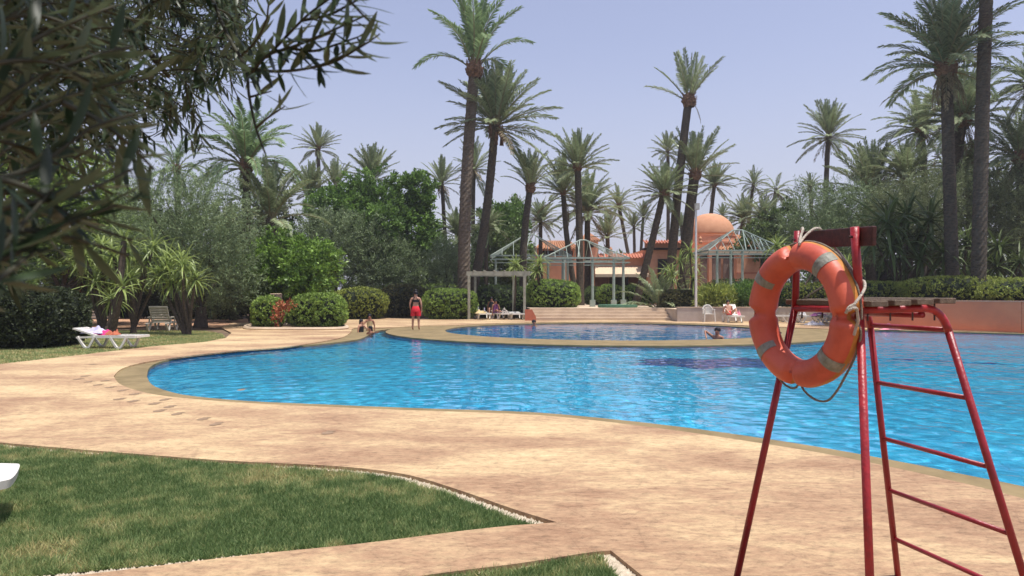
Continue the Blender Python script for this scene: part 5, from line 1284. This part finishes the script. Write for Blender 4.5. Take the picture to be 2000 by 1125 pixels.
# pale tying ropes
tr = empty('tie_rope', CB, 0, 'pale rope tying the lifebuoy to the chair at its top and right side', 'rope')
def rt2(pts, r=.0065): return rp('rope_strand', [AT(*p)-CB for p in pts], r, 'rope', tr)
rt2([(1561,478,3.534),(1564,462,3.667),(1568,449,3.705),(1566,447,3.819),(1560,470,3.847)])
rt2([(1561,476,3.534),(1570,464,3.591),(1580,454,3.610),(1590,447,3.629),(1600,446,3.667),(1604,450,3.733)])
rt2([(1626,478,3.534),(1638,492,3.477),(1652,510,3.401),(1664,527,3.344),(1672,536,3.334)], .0055)
rt2([(1656,606,3.230),(1664,600,3.211),(1672,590,3.211),(1682,576,3.230),(1689,562,3.277),(1688,550,3.325),(1680,548,3.363)])
rt2([(1672,606,3.230),(1668,596,3.216),(1658,600,3.211),(1656,607,3.211),(1666,602,3.201),(1673,603,3.211),(1675,614,3.220),(1676,628,3.230),(1672,640,3.249),(1668,655,3.259)])
rt2([(1656,604,3.220),(1652,612,3.230)], .007)

# ================================================================== NEAR OLIVE TREE (overhead, top left)
no = empty('olive_tree', (-2.7,.6,0), 0, 'near olive tree whose leafy branches hang across the upper left of the photo', 'tree'); NO = Vector((-2.7,.6,0))
q = MB(); q.tube([(0,0,-.1),(.05,0,.9),(.2,.05,1.9),(.5,.3,2.9)], [.26,.2,.17,.12], 12); q.build('trunk', M['wood_bark'], no)
def limb(pts, r0, r1): 
    p = catmull(pts, 4, closed=False); q = MB(); q.tube([x-NO for x in p], [r0+(r1-r0)*i/(len(p)-1) for i in range(len(p))], 7); q.build('branch', M['twig'], no, smooth=True)
base = Vector((-2.2,.9,2.9))
def leaf_mesh(seed):
    r = random.Random(seed); n = 6; V = []; Fc = []; bend = r.uniform(-.35,.35); tw = r.uniform(-.5,.5)
    for i in range(n+1):
        s = i/n; w_ = .082*math.sin(math.pi*min(1,s*.96+.03))**.75; z = bend*s*s*.5; a = tw*s
        for k, o_ in enumerate((-1,0,1)): V.append((s, o_*w_*math.cos(a), z+o_*w_*math.sin(a)+(abs(o_)*.22*w_)))
    for i in range(n):
        for k in range(2): Fc.append((i*3+k,i*3+k+1,i*3+k+4,i*3+k+3))
    return np.array(V), Fc
LM = [leaf_mesh(i) for i in range(6)]; LME = []
for i, (V, Fc) in enumerate(LM):
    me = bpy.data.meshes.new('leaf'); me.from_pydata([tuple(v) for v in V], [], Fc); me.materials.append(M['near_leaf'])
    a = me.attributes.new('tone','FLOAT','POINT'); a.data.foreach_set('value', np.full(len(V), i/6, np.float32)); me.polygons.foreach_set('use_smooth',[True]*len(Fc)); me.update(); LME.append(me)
rn = random.Random(11); LEAVES = []     # (matrix, length px estimate)
twigs_mb = MB()
def twig(pts, leaf=.062, gap=.019, r=.0022, end=True, skip=0.0, start=.05):
    P = catmull(pts, 8, closed=False); twigs_mb.tube([p-NO for p in P], [r*(1.3-.8*i/(len(P)-1)) for i in range(len(P))], 5, cap=False)
    acc = 0; ang = rn.uniform(0,3.14); tot = sum((b-a).length for a,b in zip(P[:-1],P[1:])); run = 0
    for a, b in zip(P[:-1], P[1:]):
        L = (b-a).length; T = (b-a).normalized(); acc += L; run += L
        while acc > gap:
            acc -= gap
            if run/tot < start: continue
            ang += math.pi/2+rn.uniform(-.35,.35)
            s_ = T.cross(Vector((0,0,1))); s_ = s_.normalized() if s_.length > .1 else Vector((1,0,0)); t_ = s_.cross(T)
            for sg in (0, math.pi):
                if rn.random() < skip: continue
                o_ = s_*math.cos(ang+sg)+t_*math.sin(ang+sg); d = (T*rn.uniform(.75,1.25)+o_*rn.uniform(.55,.95)-Vector((0,0,rn.uniform(0,.35)))).normalized()
                ln = leaf*rn.uniform(.6,1.15)*(1-.35*max(0,run/tot-.7)/.3)
                y = d.cross(Vector((rn.uniform(-.4,.4),rn.uniform(-.4,.4),1))).normalized(); z = d.cross(y)
                m_ = Matrix((d*ln, y*ln, z*ln)).transposed().to_4x4(); m_.translation = b-T*acc-NO; LEAVES.append((m_, ln, b, rn.randrange(6)))
A_ = AT
# lit twigs at the right end
twig([A_(400,-40,1.5),A_(440,60,1.35),A_(478,130,1.25),A_(487,190,1.2),A_(500,250,1.15),A_(518,300,1.12)], .060,.055,.0030,skip=.72)
twig([A_(478,130,1.25),A_(510,138,1.15),A_(560,139,1.08),A_(610,132,1.02),A_(650,118,.98),A_(680,105,.96)], .066,.021,.0024,skip=.1)
twig([A_(610,132,1.02),A_(650,122,.98),A_(690,100,.96),A_(720,82,.95),A_(742,66,.95)], .060,.020,.0018,skip=.15)
twig([A_(487,150,1.2),A_(520,110,1.12),A_(570,92,1.05),A_(620,72,1.0),A_(670,50,.98),A_(715,30,.97)], .064,.019,.0022,skip=.05)
twig([A_(560,92,1.07),A_(610,100,1.03),A_(660,86,1.0),A_(700,72,.98)], .060,.019,.002,skip=.1)
twig([A_(520,112,1.12),A_(560,70,1.06),A_(600,30,1.03),A_(640,0,1.0),A_(680,-30,1.0)], .062,.019,.002)
twig([A_(590,40,1.05),A_(640,30,1.02),A_(680,10,1.0),A_(712,-8,.98)], .060,.019,.002)
twig([A_(470,110,1.3),A_(500,80,1.25),A_(520,40,1.22),A_(528,0,1.2),A_(560,-40,1.2)], .062,.020,.002,skip=.1)
twig([A_(500,250,1.15),A_(520,232,1.13),A_(545,215,1.12),A_(556,208,1.12)], .058,.03,.0018,skip=.25)
twig([A_(487,190,1.2),A_(505,185,1.18),A_(530,178,1.16)], .055,.022,.0018,skip=.3)
twig([A_(630,-60,1.0),A_(665,-20,.97),A_(700,20,.95),A_(722,40,.95)], .058,.02,.002,skip=.2)
limb([base, Vector((-1.5,1.2,2.75)), A_(330,-120,1.6), A_(400,-40,1.5)], .035,.006)
limb([base, Vector((-1.7,1.3,2.6)), A_(100,-60,1.9), A_(250,60,2.1), A_(330,150,2.1)], .03,.006)
# dense twigs further back (smaller looking leaves)
for k in range(520):
    d = rn.uniform(1.4,3.0); px = rn.uniform(-60,500); top_ = rn.uniform(-170,60)
    lim = 330 if px < 120 else 300 if px < 260 else 265 if px < 380 else 205 if px < 450 else 150
    py = rn.uniform(-140, lim-70); a = rn.uniform(-.6,2.4); ln = rn.uniform(70,150)*1.9/d
    dx = math.cos(a)*ln; dy = abs(math.sin(a))*ln*.8
    if px+dx > 505: dx = -abs(dx)*.3
    if py+dy > lim+35: dy = max(10, lim+35-py)
    p0 = A_(px,py,d); p2 = A_(px+dx,py+dy,d+rn.uniform(-.15,.15)); p1 = (p0+p2)/2+Vector((rn.uniform(-.04,.04),rn.uniform(-.04,.04),.03))
    twig([p0,p1,p2], .055,.017,.0017, skip=.08)
for p in ([(300,170,2.2),(350,205,2.15),(395,240,2.1),(430,262,2.1)],[(250,200,2.4),(300,222,2.3),(330,240,2.3)],[(360,60,2.2),(400,130,2.1),(430,190,2.1),(462,232,2.1)],[(440,100,1.8),(452,160,1.8),(470,200,1.8)],[(330,200,2.1),(345,230,2.1),(372,262,2.1)],[(240,250,2.2),(280,270,2.1),(318,252,2.1)]):
    twig([A_(*q_) for q_ in p], .055,.022,.002, skip=.2)
# very near out-of-focus sprays
near = [([(-90,300),(40,230),(160,180),(300,150)],.60),([(-80,360),(60,330),(180,250),(290,215)],.55),([(-60,250),(60,160),(180,110),(260,90)],.62),
        ([(-80,470),(60,450),(160,470),(250,500)],.50),([(-90,420),(40,400),(150,380),(260,330)],.52),([(-90,520),(20,500),(120,440),(230,400)],.48),
        ([(-60,200),(50,90),(150,40),(230,10)],.66),([(-90,560),(-10,500),(50,430),(120,350)],.46),([(-80,330),(60,370),(150,430),(260,470)],.50),
        ([(-90,150),(20,120),(120,130),(230,200)],.60),([(-70,610),(-20,560),(30,520),(70,490)],.44),([(-100,400),(0,380),(90,300),(170,230)],.55),
        ([(-100,460),(-10,430),(90,420),(190,430)],.58),([(-90,260),(20,280),(130,330),(220,380)],.60),([(-60,60),(60,30),(160,60),(260,110)],.72),
        ([(-100,520),(0,470),(70,400),(110,330)],.62),([(-50,-40),(80,-20),(200,20),(330,60)],.85),([(120,200),(200,240),(260,290),(300,330)],.62)]
for p, d in near: twig([A_(x,y,d+i*.03) for i,(x,y) in enumerate(p)], .060,.020,.0022, skip=.1)
for k in range(95):     # fill of twigs at middle distance on the far left
    d = rn.uniform(.75,1.5); px = rn.uniform(-120,150); py = rn.uniform(-60,520); a = rn.uniform(-.9,1.0); ln = rn.uniform(90,190)/d*.9
    if py > 330: px = rn.uniform(-140,20); ln *= .6
    p0 = A_(px,py,d); p2 = A_(px+math.cos(a)*ln,py+math.sin(a)*ln*.7,d+rn.uniform(-.1,.1)); p1 = (p0+p2)/2+Vector((0,0,.02)); twig([p0,p1,p2], .058,.018,.0018, skip=.05)
limb([base, Vector((-1.2,.9,2.4)), A_(-140,250,.8), A_(-60,300,.6)], .025,.004)
o = twigs_mb.build('twigs', M['twig'], no, smooth=True); tag(o, kind='stuff')
def shown(e): 
    p = e[2]; px = 1000+p.x/p.y*F; py = HZ-(p.z-EYE)/p.y*F
    return e[1]/p.y if (-40 < px < 900 and -30 < py < 700) else 0
LEAVES.sort(key=shown, reverse=True)
for m_, ln, b, k in LEAVES[:290]:
    o = bpy.data.objects.new('leaf', LME[k]); link(o, no); o.matrix_local = m_
V = []; Fl = []; off = 0; tn = []
rest = LEAVES[290:]
FA = np.array(LM[0][1])
for m_, ln, b, k in rest:
    mm = np.array(m_); V.append(LM[k][0] @ mm[:3,:3].T+mm[:3,3]); 
V = np.concatenate(V); nl_ = len(rest); nvp = len(LM[0][0]); FF = (FA[None]+np.arange(nl_)[:,None,None]*nvp).reshape(-1,4)
me = bpy.data.meshes.new('small_leaves'); me.vertices.add(len(V)); me.loops.add(len(FF)*4); me.polygons.add(len(FF))
me.vertices.foreach_set('co', V.reshape(-1).astype(np.float32)); me.loops.foreach_set('vertex_index', FF.ravel().astype(np.int32)); me.polygons.foreach_set('loop_start', np.arange(0,len(FF)*4,4,dtype=np.int32))
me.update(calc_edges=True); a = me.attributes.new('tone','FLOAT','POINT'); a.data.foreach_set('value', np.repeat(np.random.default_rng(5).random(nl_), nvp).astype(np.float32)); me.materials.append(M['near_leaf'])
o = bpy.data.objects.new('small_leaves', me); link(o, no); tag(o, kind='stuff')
print('near olive leaves', len(LEAVES))
# the tree's own unseen canopy; last clump added only to shade the near sprays
f = foliage('upper_shade_canopy', [(-1.65-NO.x,.40-NO.y,3.25,1.35,1.5,.65),(-2.6-NO.x,-.2-NO.y,3.6,1.5,1.6,.9),(-1.3-NO.x,.2-NO.y,4.3,1.2,1.3,.6),(-.12-NO.x,.12-NO.y,3.05,.5,.42,.35)], 95000, .07,.022, M['near_leaf'], no, spray=.25, per=24, upb=.2, inner=.3, spread=.06); tag(f, kind='stuff')
